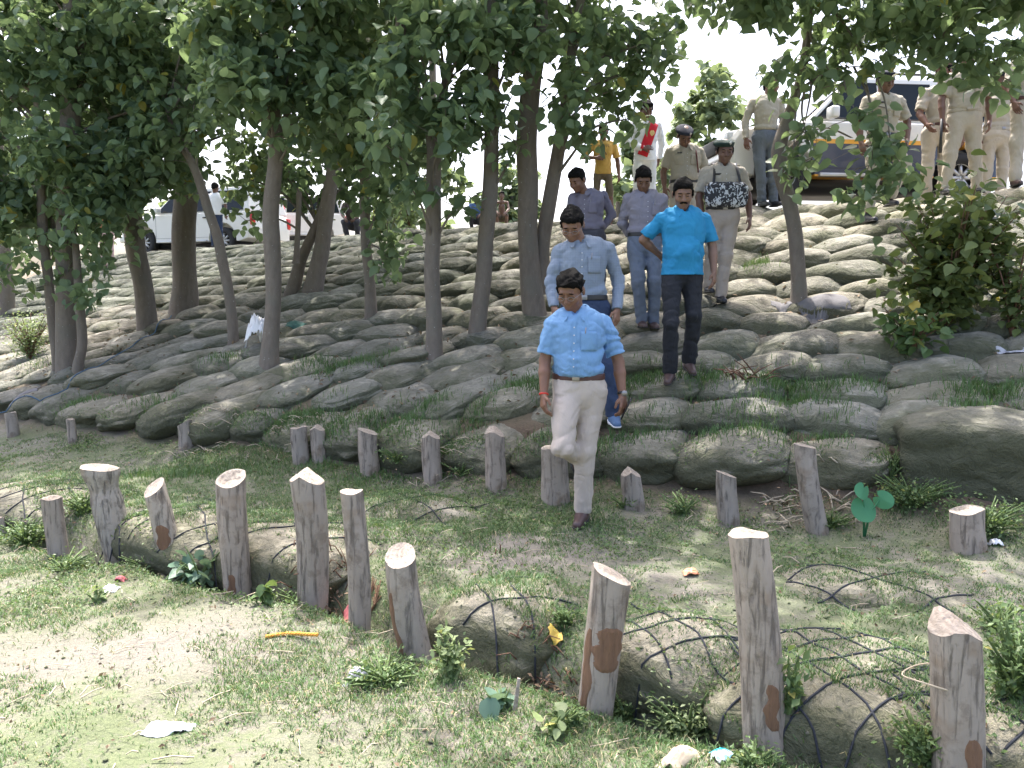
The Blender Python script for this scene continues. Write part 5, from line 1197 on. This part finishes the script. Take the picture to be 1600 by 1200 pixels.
# phone in the first man's hand
o_ = [o for o in bpy.data.objects if o.name == 'person'][0].location.copy(); s_ = 1.0; hand_ = Vector((o_.x+.30*s_, o_.y-.055*s_, o_.z+.765*s_))
mb = MB(); mb.box((0, 0, 0), (.010, .072, .15)); ph = mb.build('phone', simple('black_phone', (.02, .02, .025), .2), bevel=.004, loc=hand_); ph.rotation_euler = (R(12), R(25), R(-10)); tag(ph, 'dark smartphone held low by the man in sky-blue shirt', 'phone')
person('man in grey-blue long-sleeved checked shirt, spectacles and navy jeans', 912, 668, 6.3, 1.74, .006,
       A_(ankR=(.235, -.05, .085), kneeR=(.17, -.06, .48), ankL=(-.04, .25, .20), kneeL=(-.06, .05, .60), hipR=(.10, 0, .90), shL=(-.20, .0, 1.355), shR=(.185, .02, 1.375), elL=(-.27, -.02, 1.12), elR=(.27, .05, 1.13), wrL=(-.25, -.12, .92), wrR=(.25, -.05, .90), neck=(-.03, -.02, 1.43), head=(-.11, -.08, 1.555), chest=(-.02, -.02, 1.27), toeR=(.05, -1, -.1), toeL=(-.1, -1, -.2)),
       byaw=-8, head=(38, -14, 0), skinc=(.21, .11, .07), shirt=clo('grey_blue_check_cloth', (.205, .25, .32), check=True), sleeve='long', trousers=clo('navy_denim', (.022, .040, .090)), shoe='sneaker', belt=M['belt_black'], base='pocket', glasses=True, girth=1.03, curl=(.6, .6), seed=2)
person('man in teal polo shirt and black trousers with one hand on his hip', 1062, 612, 6.75, 1.76, .006,
       A_(ankL=(-.105, -.05, .045), ankR=(.10, .10, .12), kneeL=(-.125, -.16, .46), kneeR=(.095, -.06, .54), shL=(-.19, .0, 1.38), shR=(.195, .02, 1.378), elL=(-.345, .06, 1.20), wrL=(-.19, .14, 1.08), elR=(.275, .04, 1.14), wrR=(.275, -.03, .91), head=(-.02, -.05, 1.585), neck=(0, 0, 1.435), toeL=(-.35, -1, -.35), toeR=(.1, -1, -.35)),
       byaw=0, head=(22, -6, 0), skinc=(.21, .115, .075), shirt=clo('teal_polo_cloth', (.016, .22, .42), fold=.15), tucked=False, shirt_to=.885, trousers=clo('black_trouser_cloth', (.014, .016, .022)), shoe='shoe_brown', base='polo', belly=.03, girth=1.08, moustache=True, handL=(.6, .3, -.5), curl=(.9, .6), seed=3)
person('man in lavender-grey shirt and blue-grey trousers with one hand behind his back', 1004, 540, 7.8, 1.70, .007,
       A_(ankL=(-.02, -.03, .075), ankR=(.115, .0, .06), kneeL=(-.085, -.14, .50), kneeR=(.10, -.10, .49), elL=(-.23, .09, 1.13), wrL=(-.10, .17, .98), elR=(.24, .06, 1.12), wrR=(.20, .14, .93), head=(-.035, -.07, 1.57), neck=(-.01, -.01, 1.43)),
       byaw=4, head=(34, -4, 0), skinc=(.16, .082, .052), shirt=clo('lavender_grey_cloth', (.215, .205, .25)), sleeve='long', trousers=clo('blue_grey_trouser_cloth', (.115, .14, .19)), shoe='shoe_brown', belt=M['belt_black'], base='pocket', girth=1.05, seed=4)
person('man in purple-grey long-sleeved shirt looking down with a hand on his hip', 922, 512, 8.3, 1.62, .008,
       A_(shL=(-.22, 0, 1.36), shR=(.14, .05, 1.40), elL=(-.26, -.02, 1.12), wrL=(-.20, -.15, .98), elR=(.255, .10, 1.19), wrR=(.13, .06, 1.02), head=(-.17, -.08, 1.555), neck=(-.07, -.01, 1.43), chest=(-.03, 0, 1.27), handR=(0, 0, 0)),
       byaw=-28, head=(30, -40, 0), skinc=SKB, shirt=clo('purple_grey_cloth', (.165, .155, .205)), sleeve='long', trousers=clo('dark_grey_trouser_cloth', (.06, .06, .075)), base='pocket', handR=(-.7, -.1, -.4), seed=5)
def x_boy(root, D, fw, sdv, hp, R3):
    mb = MB(); b = [c for c in root.children if c.name.startswith('shirt')][0]
    bv = bvh_of([b]); P = []
    for i in range(9):
        a0, a1 = i/9*6.28, (i+.7)/9*6.28
    mb = MB()
    def q(x, z_):
        hh = bv.ray_cast(Vector((x, -.6, z_)), Vector((0, 1, 0))); return (hh[0]+Vector((0, -.004, 0))) if hh[0] is not None else None
    pts = [q(.03*math.cos(a)*1.5, 1.20+.05*math.sin(a)) for a in np.linspace(0, 5.2, 14)]; pts = [p for p in pts if p is not None]
    if len(pts) > 2: mb.tube(pts, .010, 5)
    for i in range(6):
        p1, p2 = q(-.085+i*.034, 1.335), q(-.085+i*.034+.006, 1.375)
        if p1 is not None and p2 is not None: mb.tube([p1, p2], .006, 5)
    mb.build('chest_print', simple('brown_print', (.16, .10, .05), .8), b)
person('boy in yellow T-shirt and brown shorts on top of the bank', 941, 352, 11.9, 1.42, .010,
       A_(elL=(-.36, -.02, 1.18), wrL=(-.13, -.16, 1.14), elR=(.26, .03, 1.12), wrR=(.28, -.02, .88), ankL=(-.14, 0, .08), ankR=(.16, -.02, .04), kneeL=(-.12, -.02, .47), kneeR=(.13, -.03, .46)), head=(5, 0, 0), skinc=(.14, .07, .045),
       shirt=clo('yellow_tshirt', (.48, .30, .07)), sleeve='short', tucked=False, shirt_to=.88, trousers=clo('brown_shorts', (.12, .095, .065)), tro_to=.5, shoe=None, base='tee', girth=.86, handL=(1, 0, 0), seed=6, extra=x_boy)
def x_sash(root, D, fw, sdv, hp, R3):
    b = [c for c in root.children if c.name.startswith('shirt')][0]; bv = bvh_of([b]); n1, n2 = 14, 6; P = []
    for i in range(n1):
        f = i/(n1-1); cx = .10*(1-f)-.06*f; cz = 1.40*(1-f)+.93*f
        for j in range(n2):
            g_ = (j/(n2-1)-.5)*.14; x, z_ = cx+g_*.95, cz-g_*.4; hh = bv.ray_cast(Vector((x, -.7, z_)), Vector((0, 1, 0))); P.append(Vector(hh[0])+Vector((0, -.010, 0)) if hh[0] is not None else Vector((x, -.11, z_)))
    o = mk('red_sash', P, np.array([(i*n2+j, i*n2+j+1, (i+1)*n2+j+1, (i+1)*n2+j) for i in range(n1-1) for j in range(n2-1)]), clo('red_sash_cloth', (.55, .015, .03)), root); m = o.modifiers.new('s', 'SOLIDIFY'); m.thickness = .006
    p = P[(n1//2-3)*n2+3]; mb = MB(); mb.ell(p+Vector((0, -.006, 0)), (.045, .006, .045), 8); mb.build('emblem', simple('gold_emblem', (.7, .5, .2), .5, .3, 60), o)
person('attendant in white clothes with a broad red sash across his chest', 1006, 366, 11.5, 1.64, .010,
       A_(elL=(-.26, -.03, 1.14), wrL=(-.06, -.17, 1.02), elR=(.25, .06, 1.13), wrR=(.22, .10, .92), head=(0, -.05, 1.585)), head=(25, 10, 0), skinc=(.13, .065, .045), shirt=clo('white_cloth', (.78, .78, .80)), sleeve='long', tucked=False, shirt_to=.86, trousers=clo('white_cloth', (.7, .7, .7)), base=True, handL=(1, -.1, .2), girth=.96, seed=7, extra=x_sash)
OFF = 'khaki-uniformed police officers'
def x_strap(root, D, fw, sdv, hp, R3):
    mb = MB(); n = D['neck']; mb.tube([D['shR']*.6+n*.4+np.array([0, -.055, .055]), D['chest']+np.array([.12, -.145, .02]), D['pel']+np.array([.15, -.125, .14])], .009, 5); mb.build('lanyard', simple('red_black_lanyard', (.10, .01, .01), .6), root)
person('police officer in navy beret and black belt, head bowed', 1066, 430, 9.5, 1.72, .0085,
       A_(head=(-.035, -.11, 1.55), neck=(-.01, -.03, 1.425), shL=(-.195, 0, 1.38), shR=(.195, 0, 1.38), elL=(-.27, .03, 1.13), elR=(.29, .03, 1.13), wrL=(-.265, -.05, .92), wrR=(.29, -.03, .90)),
       head=(42, 6, 0), skinc=(.16, .08, .055), shirt=khaki, trousers=khaki2, cap=('beret', navy), belt=M['belt_black'], base='uniform', belly=.03, girth=1.12, group=OFF, seed=8, extra=x_strap)
def x_pouch(root, D, fw, sdv, hp, R3):
    G = Field(np.array([-.30, -.36, .88]), np.array([.30, .15, 1.36]), .007); G.rc((-.15, -.15, 1.165), (.15, -.15, 1.165), .085, .085, .02, sc=(1, 1.5, .85), M3=np.eye(3)); G.rc((-.15, -.16, 1.08), (.15, -.16, 1.08), .075, .075, .04, sc=(1, 1.5, .9), M3=np.eye(3)); G.wrinkle(.006, 10, 4)
    po = G.mesh('camouflage_pouch', M['camo'], root)
    for s_ in (-1, 1):
        mb = MB(); sh = D['shL'] if s_ < 0 else D['shR']; n = D['neck']; pts = [sh*.62+n*.38+np.array([0, .10, -.08]), sh*.62+n*.38+np.array([0, .02, .068]), sh*.62+n*.38+np.array([0, -.075, .02]), D['chest']+np.array([s_*.135, -.135, .02]), np.array([s_*.15, -.16, 1.20])]
        S_ = spline([list(p) for p in pts], 24); V = []
        for q in S_: V += [q+np.array([-.014, -.006, 0]), q+np.array([.014, -.006, 0])]
        o = mk('strap', V, np.array([(2*i, 2*i+1, 2*i+3, 2*i+2) for i in range(23)]), M['belt_black'], root); m = o.modifiers.new('s', 'SOLIDIFY'); m.thickness = .006
person('constable in dark green beret with black straps and a black-and-white camouflage pouch', 1124, 493, 8.2, 1.74, .007,
       A_(ankR=(.0, -.03, .07), kneeR=(.04, -.05, .49), ankL=(-.10, .12, .18), kneeL=(-.10, 0, .55), elR=(.285, .03, 1.14), wrR=(.285, -.05, .90), elL=(-.25, .03, 1.13), wrL=(-.22, -.02, .90), head=(.0, -.05, 1.59), shR=(.195, 0, 1.385)),
       head=(16, -4, 0), skinc=(.15, .078, .055), shirt=khaki, trousers=clo('drab_trouser_cloth', (.36, .31, .27)), cap=('beret', green), belt=M['belt_black'], base='uniform', girth=1.04, group=OFF, seed=9, extra=x_pouch)
person('man in khaki long-sleeved shirt and grey jeans standing by the car bonnet', 1192, 337, 11.3, 1.74, .0095,
       A_(elL=(-.27, .03, 1.13), wrL=(-.27, -.03, .90), ankL=(-.02, 0, .08), ankR=(.14, 0, .08), kneeL=(-.06, -.02, .48), elR=(.24, 0, 1.13), wrR=(.18, -.12, .95), head=(.06, 0, 1.60)), byaw=14, head=(3, 30, 0), skinc=(.17, .085, .06),
       shirt=clo('pale_khaki_shirt', (.36, .33, .27)), sleeve='long', trousers=clo('grey_jeans', (.11, .13, .16)), base='pocket', girth=.98, seed=10)
person('police officer stepping down behind the hanging leaves in black boots', 1372, 352, 9.5, 1.74, .0085,
       A_(ankL=(-.14, -.04, .10), ankR=(.16, .10, .30), kneeL=(-.10, -.06, .52), kneeR=(.20, -.14, .66), elR=(.30, .04, 1.16), wrR=(.26, -.06, .94), elL=(-.27, .02, 1.12), wrL=(-.27, -.08, .90)), byaw=5, head=(20, 10, 0), skinc=(.15, .078, .055),
       shirt=khaki, trousers=khaki2, belt=M['belt_black'], base='uniform', cap=('beret', navy), tro_to=.13, group=OFF, seed=11)
person('moustached police officer in a brown cap seen from the side', 1459, 314, 10.9, 1.76, .0095,
       A_(head=(.02, -.03, 1.62), elL=(-.24, -.02, 1.13), wrL=(-.20, -.14, .98)), byaw=-55, head=(6, -62, 0), skinc=(.17, .085, .06), shirt=khaki, trousers=khaki2, base='uniform', cap=('cap', simple('brown_cap_cloth', (.12, .09, .075), .9)), belt=M['belt_brown'], moustache=True, group=OFF, girth=.95, seed=12)
person('stout police officer with legs apart and a black baton at his side', 1499, 314, 10.0, 1.78, .0085,
       A_(ankL=(-.19, 0, .08), ankR=(.20, -.02, .08), kneeL=(-.15, -.02, .48), kneeR=(.15, -.02, .48), elL=(-.29, 0, 1.13), wrL=(-.29, -.05, .86), elR=(.29, 0, 1.13), wrR=(.28, -.06, .87), shL=(-.195, 0, 1.39), shR=(.20, 0, 1.39)), byaw=-8, head=(8, -14, 0), skinc=(.15, .078, .055), shirt=khaki,
       trousers=khaki2, base='uniform', belt=khaki, belly=.02, girth=1.14, cap=('beret', navy), group=OFF, curl=(1.0, .6), seed=13)
b_ = at(1499, 314, 10.0); mb = MB(); mb.tube([(0, 0, .10), (.005, 0, -.30)], [.016, .019], 8); ba = mb.build('baton', M['belt_black'], loc=(b_.x-.315, b_.y-.085, b_.z+.86)); tag(ba, 'short black baton hanging from the stout officer\'s hand', 'baton')
person('police officer half hidden between the stout officer and the right-edge officer', 1551, 309, 10.9, 1.76, .0095, A_(wrR=(.24, -.14, 1.0), elR=(.27, .04, 1.15)), byaw=6, head=(5, 20, 0), skinc=(.15, .078, .055), shirt=khaki, trousers=khaki2, base='uniform', belt=khaki, cap=('beret', navy), group=OFF, seed=14)
person('police officer in brown shoes at the right picture edge', 1598, 300, 9.7, 1.80, .0085, A_(ankL=(-.13, -.05, .08), elL=(-.26, -.02, 1.13), wrL=(-.24, -.12, .93)), byaw=-12, head=(5, -10, 0), skinc=(.14, .07, .05), shirt=khaki, trousers=khaki2, base='uniform', belt=M['belt_brown'], shoe='shoe_brown', cap=('beret', navy), group=OFF, girth=1.08, seed=15)
person('man in white shirt and navy trousers, back turned, by the white car', 340, 394, 20.0, 1.66, .013, A_(elL=(-.26, -.03, 1.14), wrL=(-.15, .14, 1.02)), byaw=170, head=(15, 170, 0), skinc=(.12, .06, .04), shirt=clo('white_cloth', (.7, .7, .75)), sleeve='short', tucked=False, shirt_to=.88, trousers=clo('navy_denim', (.022, .040, .090)), base=False, seed=16)
person('shirtless child crouching on the top edge beside the bare right-leaning tree', 784, 366, 14.6, .98, .010, A_(pel=(0, .05, .55), chest=(.0, -.05, .85), hipL=(-.09, .05, .50), hipR=(.09, .05, .50), kneeL=(-.16, -.30, .55), kneeR=(.16, -.30, .55), shL=(-.18, -.08, .98), shR=(.18, -.08, .98), neck=(0, -.08, 1.02), head=(0, -.12, 1.17), elL=(-.22, -.2, .75), elR=(.22, -.2, .75), wrL=(-.12, -.36, .62), wrR=(.12, -.36, .62), ankL=(-.12, 0, .08), ankR=(.12, 0, .08)), head=(0, 10, 0), skinc=(.22, .13, .10), trousers=clo('brown_shorts', (.12, .095, .065)), tro_to=.5, shoe=None, belt=None, base=False, girth=.85, seed=17)
person('person in blue top mostly hidden behind the bare right-leaning tree', 744, 372, 15.0, 1.0, .011, A_(pel=(0, .05, .55), chest=(.0, -.05, .85), hipL=(-.09, .05, .50), hipR=(.09, .05, .50), kneeL=(-.16, -.30, .55), kneeR=(.16, -.30, .55), shL=(-.18, -.08, .98), shR=(.18, -.08, .98), neck=(0, -.08, 1.02), head=(0, -.12, 1.17), elL=(-.22, -.2, .75), elR=(.22, -.2, .75), wrL=(-.12, -.36, .62), wrR=(.12, -.36, .62), ankL=(-.12, 0, .08), ankR=(.12, 0, .08)), head=(0, -20, 0), skinc=(.15, .08, .06), shirt=clo('blue_top', (.10, .18, .42)), trousers=clo('dark_grey_trouser_cloth', (.06, .06, .075)), base=False, seed=18)
person('dark-clothed person crouching at the top beside the slim tree', 552, 384, 17.5, 1.5, .013, A_(pel=(0, .05, .55), chest=(.0, -.05, .85), hipL=(-.09, .05, .50), hipR=(.09, .05, .50), kneeL=(-.16, -.30, .55), kneeR=(.16, -.30, .55), shL=(-.18, -.08, .98), shR=(.18, -.08, .98), neck=(0, -.08, 1.02), head=(0, -.12, 1.17), elL=(-.22, -.2, .75), elR=(.22, -.2, .75), wrL=(-.12, -.36, .62), wrR=(.12, -.36, .62), ankL=(-.12, 0, .08), ankR=(.12, 0, .08)), head=(20, -30, 0), skinc=(.13, .07, .05), shirt=clo('dark_brown_cloth', (.05, .035, .03)), trousers=clo('dark_grey_trouser_cloth', (.06, .06, .075)), base=False, seed=19)
person('person in orange and pink on the bank top between the far-left trees', 168, 405, 19.0, 1.35, .013, A_(elL=(-.26, -.03, 1.14), wrL=(-.15, -.14, 1.0)), head=(10, 20, 0), skinc=(.25, .14, .10), shirt=clo('orange_top', (.60, .22, .12)), trousers=clo('pale_pink_cloth', (.6, .42, .42)), base=False, seed=20)
# ---------------- vehicles (front towards -x) ----------------
def carpaint(name, police):
    t = NT(name); v = t.coord('Object'); n_ = t.noise(v, 3, 4); c = t.mix(n_, (.66, .65, .62), (.74, .73, .70))
    sx = t.n('ShaderNodeSeparateXYZ'); t.l(v, sx.inputs[0])
    if police:
        low = t.math('LESS_THAN', sx.outputs['Z'], .80); yel = t.math('LESS_THAN', sx.outputs['Z'], .86); sid = t.math('GREATER_THAN', sx.outputs['X'], -1.0); bot = t.math('GREATER_THAN', sx.outputs['Z'], .37)
        c = t.mix(t.math('MULTIPLY', yel, sid), c, (.75, .36, .04)); c = t.mix(t.math('MULTIPLY', t.math('MULTIPLY', low, sid), bot), c, (.035, .05, .09))
    dirt = t.math('MULTIPLY', t.ramp(t.math('ADD', t.math('MULTIPLY', sx.outputs['Z'], -1.3), t.math('MULTIPLY', n_, .5)), [(-.2, 0), (.0, .5)]), .5)
    t.color(t.mix(dirt, c, (.36, .31, .24))); t.rough(.28); t.b.inputs['Coat Weight'].default_value = .4; return t.m
M['paint_white'] = carpaint('white_paint', False); M['paint_police'] = carpaint('police_paint', True)
M['glass'] = simple('dark_glass', (.012, .016, .018), .08, .1, 3); M['glass'].node_tree.nodes['Principled BSDF'].inputs['Specular IOR Level'].default_value = .25
M['tyre'] = simple('tyre_rubber', (.022, .022, .024), .85, .2, 30, .3); M['rim'] = simple('steel_rim', (.50, .50, .50), .35, .1, 10, 0, .5); M['black_trim'] = simple('black_trim', (.02, .02, .022), .6)
M['lamp_clear'] = simple('lamp_glass', (.7, .72, .75), .1); M['lamp_red'] = simple('red_lamp', (.5, .02, .02), .2); M['beacon'] = simple('blue_beacon', (.02, .10, .62), .15)
def car(lab, px, py, Y, rz, police, L=4.45, pickup=False, mat=None):
    loc = at(px, py, Y); root = empty('police_suv' if police else ('pickup_truck' if pickup else 'white_suv'), loc, rz)
    W = 1.80; xf, xr = -L/2, L/2; fa, ra = xf+.82, xf+.82+2.70; rw = .36; m = mat or (M['paint_police'] if police else M['paint_white'])
    prof = [(xf+.02, .40), (xf-.02, .62), (xf+.0, .84), (xf+.10, .98), (xf+.55, 1.07), (xf+1.22, 1.13), (0, 1.13), (xr-.12, 1.13), (xr-.02, 1.0), (xr, .70), (xr-.02, .42), (xr-.3, .34), (xf+.3, .34)]
    def loft(pr, ys):
        V = []; F = []; n = len(pr)
        for y, s_, dz in ys:
            cx = 0
            for x, z in pr: V.append((cx+(x-cx)*s_, y, .34+(z-.34)*(1-dz)))
        for k in range(len(ys)-1):
            for i in range(n): F.append((k*n+i, k*n+(i+1) % n, (k+1)*n+(i+1) % n, (k+1)*n+i))
        F.append(tuple(range(n-1, -1, -1))); F.append(tuple((len(ys)-1)*n+i for i in range(n))); return V, F
    V, F = loft(prof, [(-W/2, .955, .05), (-W/2+.05, .985, .012), (-W/2+.22, 1, 0), (W/2-.22, 1, 0), (W/2-.05, .985, .012), (W/2, .955, .05)])
    bm = bmesh.new(); vs = [bm.verts.new(v) for v in V]; [bm.faces.new([vs[i] for i in f]) for f in F]; bmesh.ops.recalc_face_normals(bm, faces=bm.faces); me = bpy.data.meshes.new('body'); bm.to_mesh(me); bm.free(); me.materials.append(m)
    body = bpy.data.objects.new('body', me); col.objects.link(body)
    cut = MB()
    for ax in (fa, ra):
        for s_ in (-1, 1): cut.tube([(ax, s_*(W/2+.1), rw+.02), (ax, s_*(W/2-.30), rw+.02)], rw+.09, 28)
    co = cut.build('cutter', M['black_trim']); md = body.modifiers.new('c', 'BOOLEAN'); md.object = co; md.solver = 'EXACT'; bv = body.modifiers.new('bv', 'BEVEL'); bv.width = .018; bv.segments = 2; bv.angle_limit = R(35)
    dg_ = bpy.context.evaluated_depsgraph_get(); dg_.update(); me2 = bpy.data.meshes.new_from_object(body.evaluated_get(dg_)); body.modifiers.clear(); body.data = me2; bpy.data.objects.remove(co); body.parent = root
    # greenhouse
    gx0, gx1 = xf+1.15, xf+1.85; gr = xr-.10; cab_end = gr if not pickup else xf+3.0; zt = 1.78
    gp = [(gx0, 1.12), (gx1, zt-.03), (gx1+.25, zt), (cab_end-.35, zt+.01), (cab_end-.12, zt-.04), (cab_end, 1.12)]
    V = []; F = []; n = len(gp)
    for y, inset in ((-1, 0), (1, 0)):
        for x, z in gp: V.append((x, y*(W/2-.05-.17*(z-1.12)/.66), z))
    F = [tuple(range(n-1, -1, -1)), tuple(range(n, 2*n))] + [(i, (i+1) % n, n+(i+1) % n, n+i) for i in range(n)]
    cab = mk('cabin', V, F, m, body, smooth=False); md = cab.modifiers.new('b', 'BEVEL'); md.width = .03; md.segments = 3; md.limit_method = 'ANGLE'
    def side(x, z, s_, out=.004): return (x, s_*(W/2-.05-.17*(z-1.12)/.66+out), z)
    pil = [gx0+.10, xf+2.28, xf+3.10, gr-.12] if not pickup else [gx0+.10, xf+2.28, xf+2.92]
    for s_ in (-1, 1):
        for i in range(len(pil)-1):
            a, b = pil[i]+.05, pil[i+1]-.05; at_ = a if i else gx1-.02
            bt = b if i < len(pil)-2 or pickup else b-.16
            q = [side(a, 1.16, s_), side(b, 1.16, s_), side(bt, zt-.09, s_), side(at_, zt-.09, s_)]
            o = mk('side_window', q, [(0, 1, 2, 3)], M['glass'], body, smooth=False); md = o.modifiers.new('s', 'SOLIDIFY'); md.thickness = .012; md.offset = 0
            mb = MB(); mb.tube([Vector(p)+Vector((0, s_*.004, 0)) for p in q+[q[0]]], .010, 4); mb.build('window_seal', M['black_trim'], o)
        for x0, x1 in ((xf+1.28, xf+2.28), (xf+2.28, xf+3.14)):
            mb = MB(); y = s_*(W/2+.001); mb.tube([(x0, y, .46), (x0, y, 1.10)], .004, 4); mb.tube([(x1, y, .46), (x1, y, 1.10)], .004, 4); mb.tube([(x0, y, .46), (x1, y, .46)], .004, 4); d_ = mb.build('door_seam', M['black_trim'], body)
            mb = MB(); mb.box((x1-.15, s_*(W/2+.018), .98), (.17, .03, .035)); mb.build('door_handle', M['rim'] if police else M['black_trim'], body, bevel=.008)
        mb = MB(); mb.box((xf+1.45, s_*(W/2+.11), 1.20), (.12, .20, .16)); mb.build('mirror', m, body, bevel=.03)
        mb = MB(); mb.box(((fa+ra)/2, s_*(W/2+.01), .36), (ra-fa-1.0, .10, .05)); mb.build('side_step', M['rim'], body, bevel=.01)
        mb = MB(); mb.box((xf+.10, s_*.66, .86), (.20, .34, .20)); mb.build('headlight', M['lamp_clear'], body, bevel=.03)
        mb = MB(); mb.box((xr-.03, s_*.78, .90), (.08, .16, .30)); mb.build('tail_light', M['lamp_red'], body, bevel=.02)
        for ax in (fa, ra):
            mb = MB(); mb.tube([(ax, s_*(W/2-.24), rw), (ax, s_*(W/2-.24-.0005), rw)], .01, 3)
            A = Matrix.Identity(4); NA = 36; V = []; F = []; pr = [(.20, -.10), (rw-.05, -.115), (rw-.01, -.09), (rw, -.05), (rw, .05), (rw-.01, .09), (rw-.05, .115), (.20, .10)]
            for k in range(NA):
                a = 2*math.pi*k/NA
                for r__, y in pr: V.append((ax+r__*math.cos(a), s_*(W/2-.13)+y, rw+r__*math.sin(a)))
            npf = len(pr); F = [(k*npf+i, ((k+1) % NA)*npf+i, ((k+1) % NA)*npf+(i+1) % npf, k*npf+(i+1) % npf) for k in range(NA) for i in range(npf)]
            wh = empty('wheel', (0, 0, 0)); wh.parent = root; mk('tyre', V, F, M['tyre'], wh)
            mb = MB(); y0 = s_*(W/2-.05); mb.tube([(ax, y0, rw), (ax, y0-s_*.03, rw)], .055, 12)
            for k in range(8):
                a = 2*math.pi*k/8; d_ = Vector((math.cos(a), 0, math.sin(a))); mb.tube([Vector((ax, y0-s_*.005, rw))+d_*.04, Vector((ax, y0-s_*.025, rw))+d_*.20], [.030, .026], 6)
            mb.tube([Vector((ax+.205*math.cos(a), y0-s_*.02, rw+.205*math.sin(a))) for a in np.linspace(0, 2*math.pi, 30)], .016, 6, False)
            mb.build('rim', M['rim'], wh); mb = MB(); mb.tube([(ax, y0-s_*.05, rw), (ax, y0-s_*.06, rw)], .20, 24); mb.build('brake_disc', M['black_trim'], wh)
    # windscreen, grille, bumper, rails
    q = [(gx0-.003+.05, -.72, 1.17), (gx0-.003+.05, .72, 1.17), (gx1-.045, .60, zt-.07), (gx1-.045, -.60, zt-.07)]; q = [(x-.012, y, z) for x, y, z in q]
    o = mk('windscreen', q, [(0, 1, 2, 3)], M['glass'], body, smooth=False); md = o.modifiers.new('s', 'SOLIDIFY'); md.thickness = .012; md.offset = 0
    mb = MB(); mb.box((xf-.015, 0, .80), (.06, .95, .22)); mb.build('grille', M['black_trim'], body, bevel=.02); mb = MB(); mb.box((xf-.02, 0, .48), (.16, 1.72, .20)); mb.build('bumper', M['black_trim'] if police else m, body, bevel=.04)
    if police:
        for s_ in (-1, 1): mb = MB(); mb.tube([(gx1+.2, s_*.62, zt+.01), (gx1+.3, s_*.62, zt+.07), (cab_end-.4, s_*.62, zt+.08), (cab_end-.3, s_*.62, zt+.02)], .018, 6); mb.build('roof_rail', M['black_trim'], cab)
        mb = MB(); mb.tube([(gx1+.55, -.1, zt+.0), (gx1+.55, -.1, zt+.15)], [.08, .065], 14); mb.build('beacon', M['beacon'], cab)
    mb = MB(); mb.box((0, 0, .27), (L-.9, 1.25, .16)); mb.build('chassis', M['black_trim'], body)
    if pickup:
        mb = MB(); mb.box(((cab_end+xr)/2, 0, 1.16), (xr-cab_end-.1, 1.5, .05)); mb.build('cargo_cover', M['black_trim'], body)
    tag(root, lab, 'car', 'vehicles parked on the road on top of the bank'); return root
car('white police car with yellow and dark blue side stripe and blue beacon', 1320, 326, 12.6, R(6), True)
car('white car parked in the grove behind the thickest trunk', 324, 401, 23.0, R(-20), False)
car('white van-like car far behind the grove left of the leaning forked trunks', 450, 385, 30, R(8), False)
mb = MB(); b = at(428, 345, 27); mb.box((0, 0, .35), (.7, .4, .5)); tag(mb.build('red_bundle', simple('red_bundle_cloth', (.55, .04, .05), .8, .4, 6), loc=b, bevel=.1), 'red bundle loaded near the far white car behind the leaves', 'bundle')
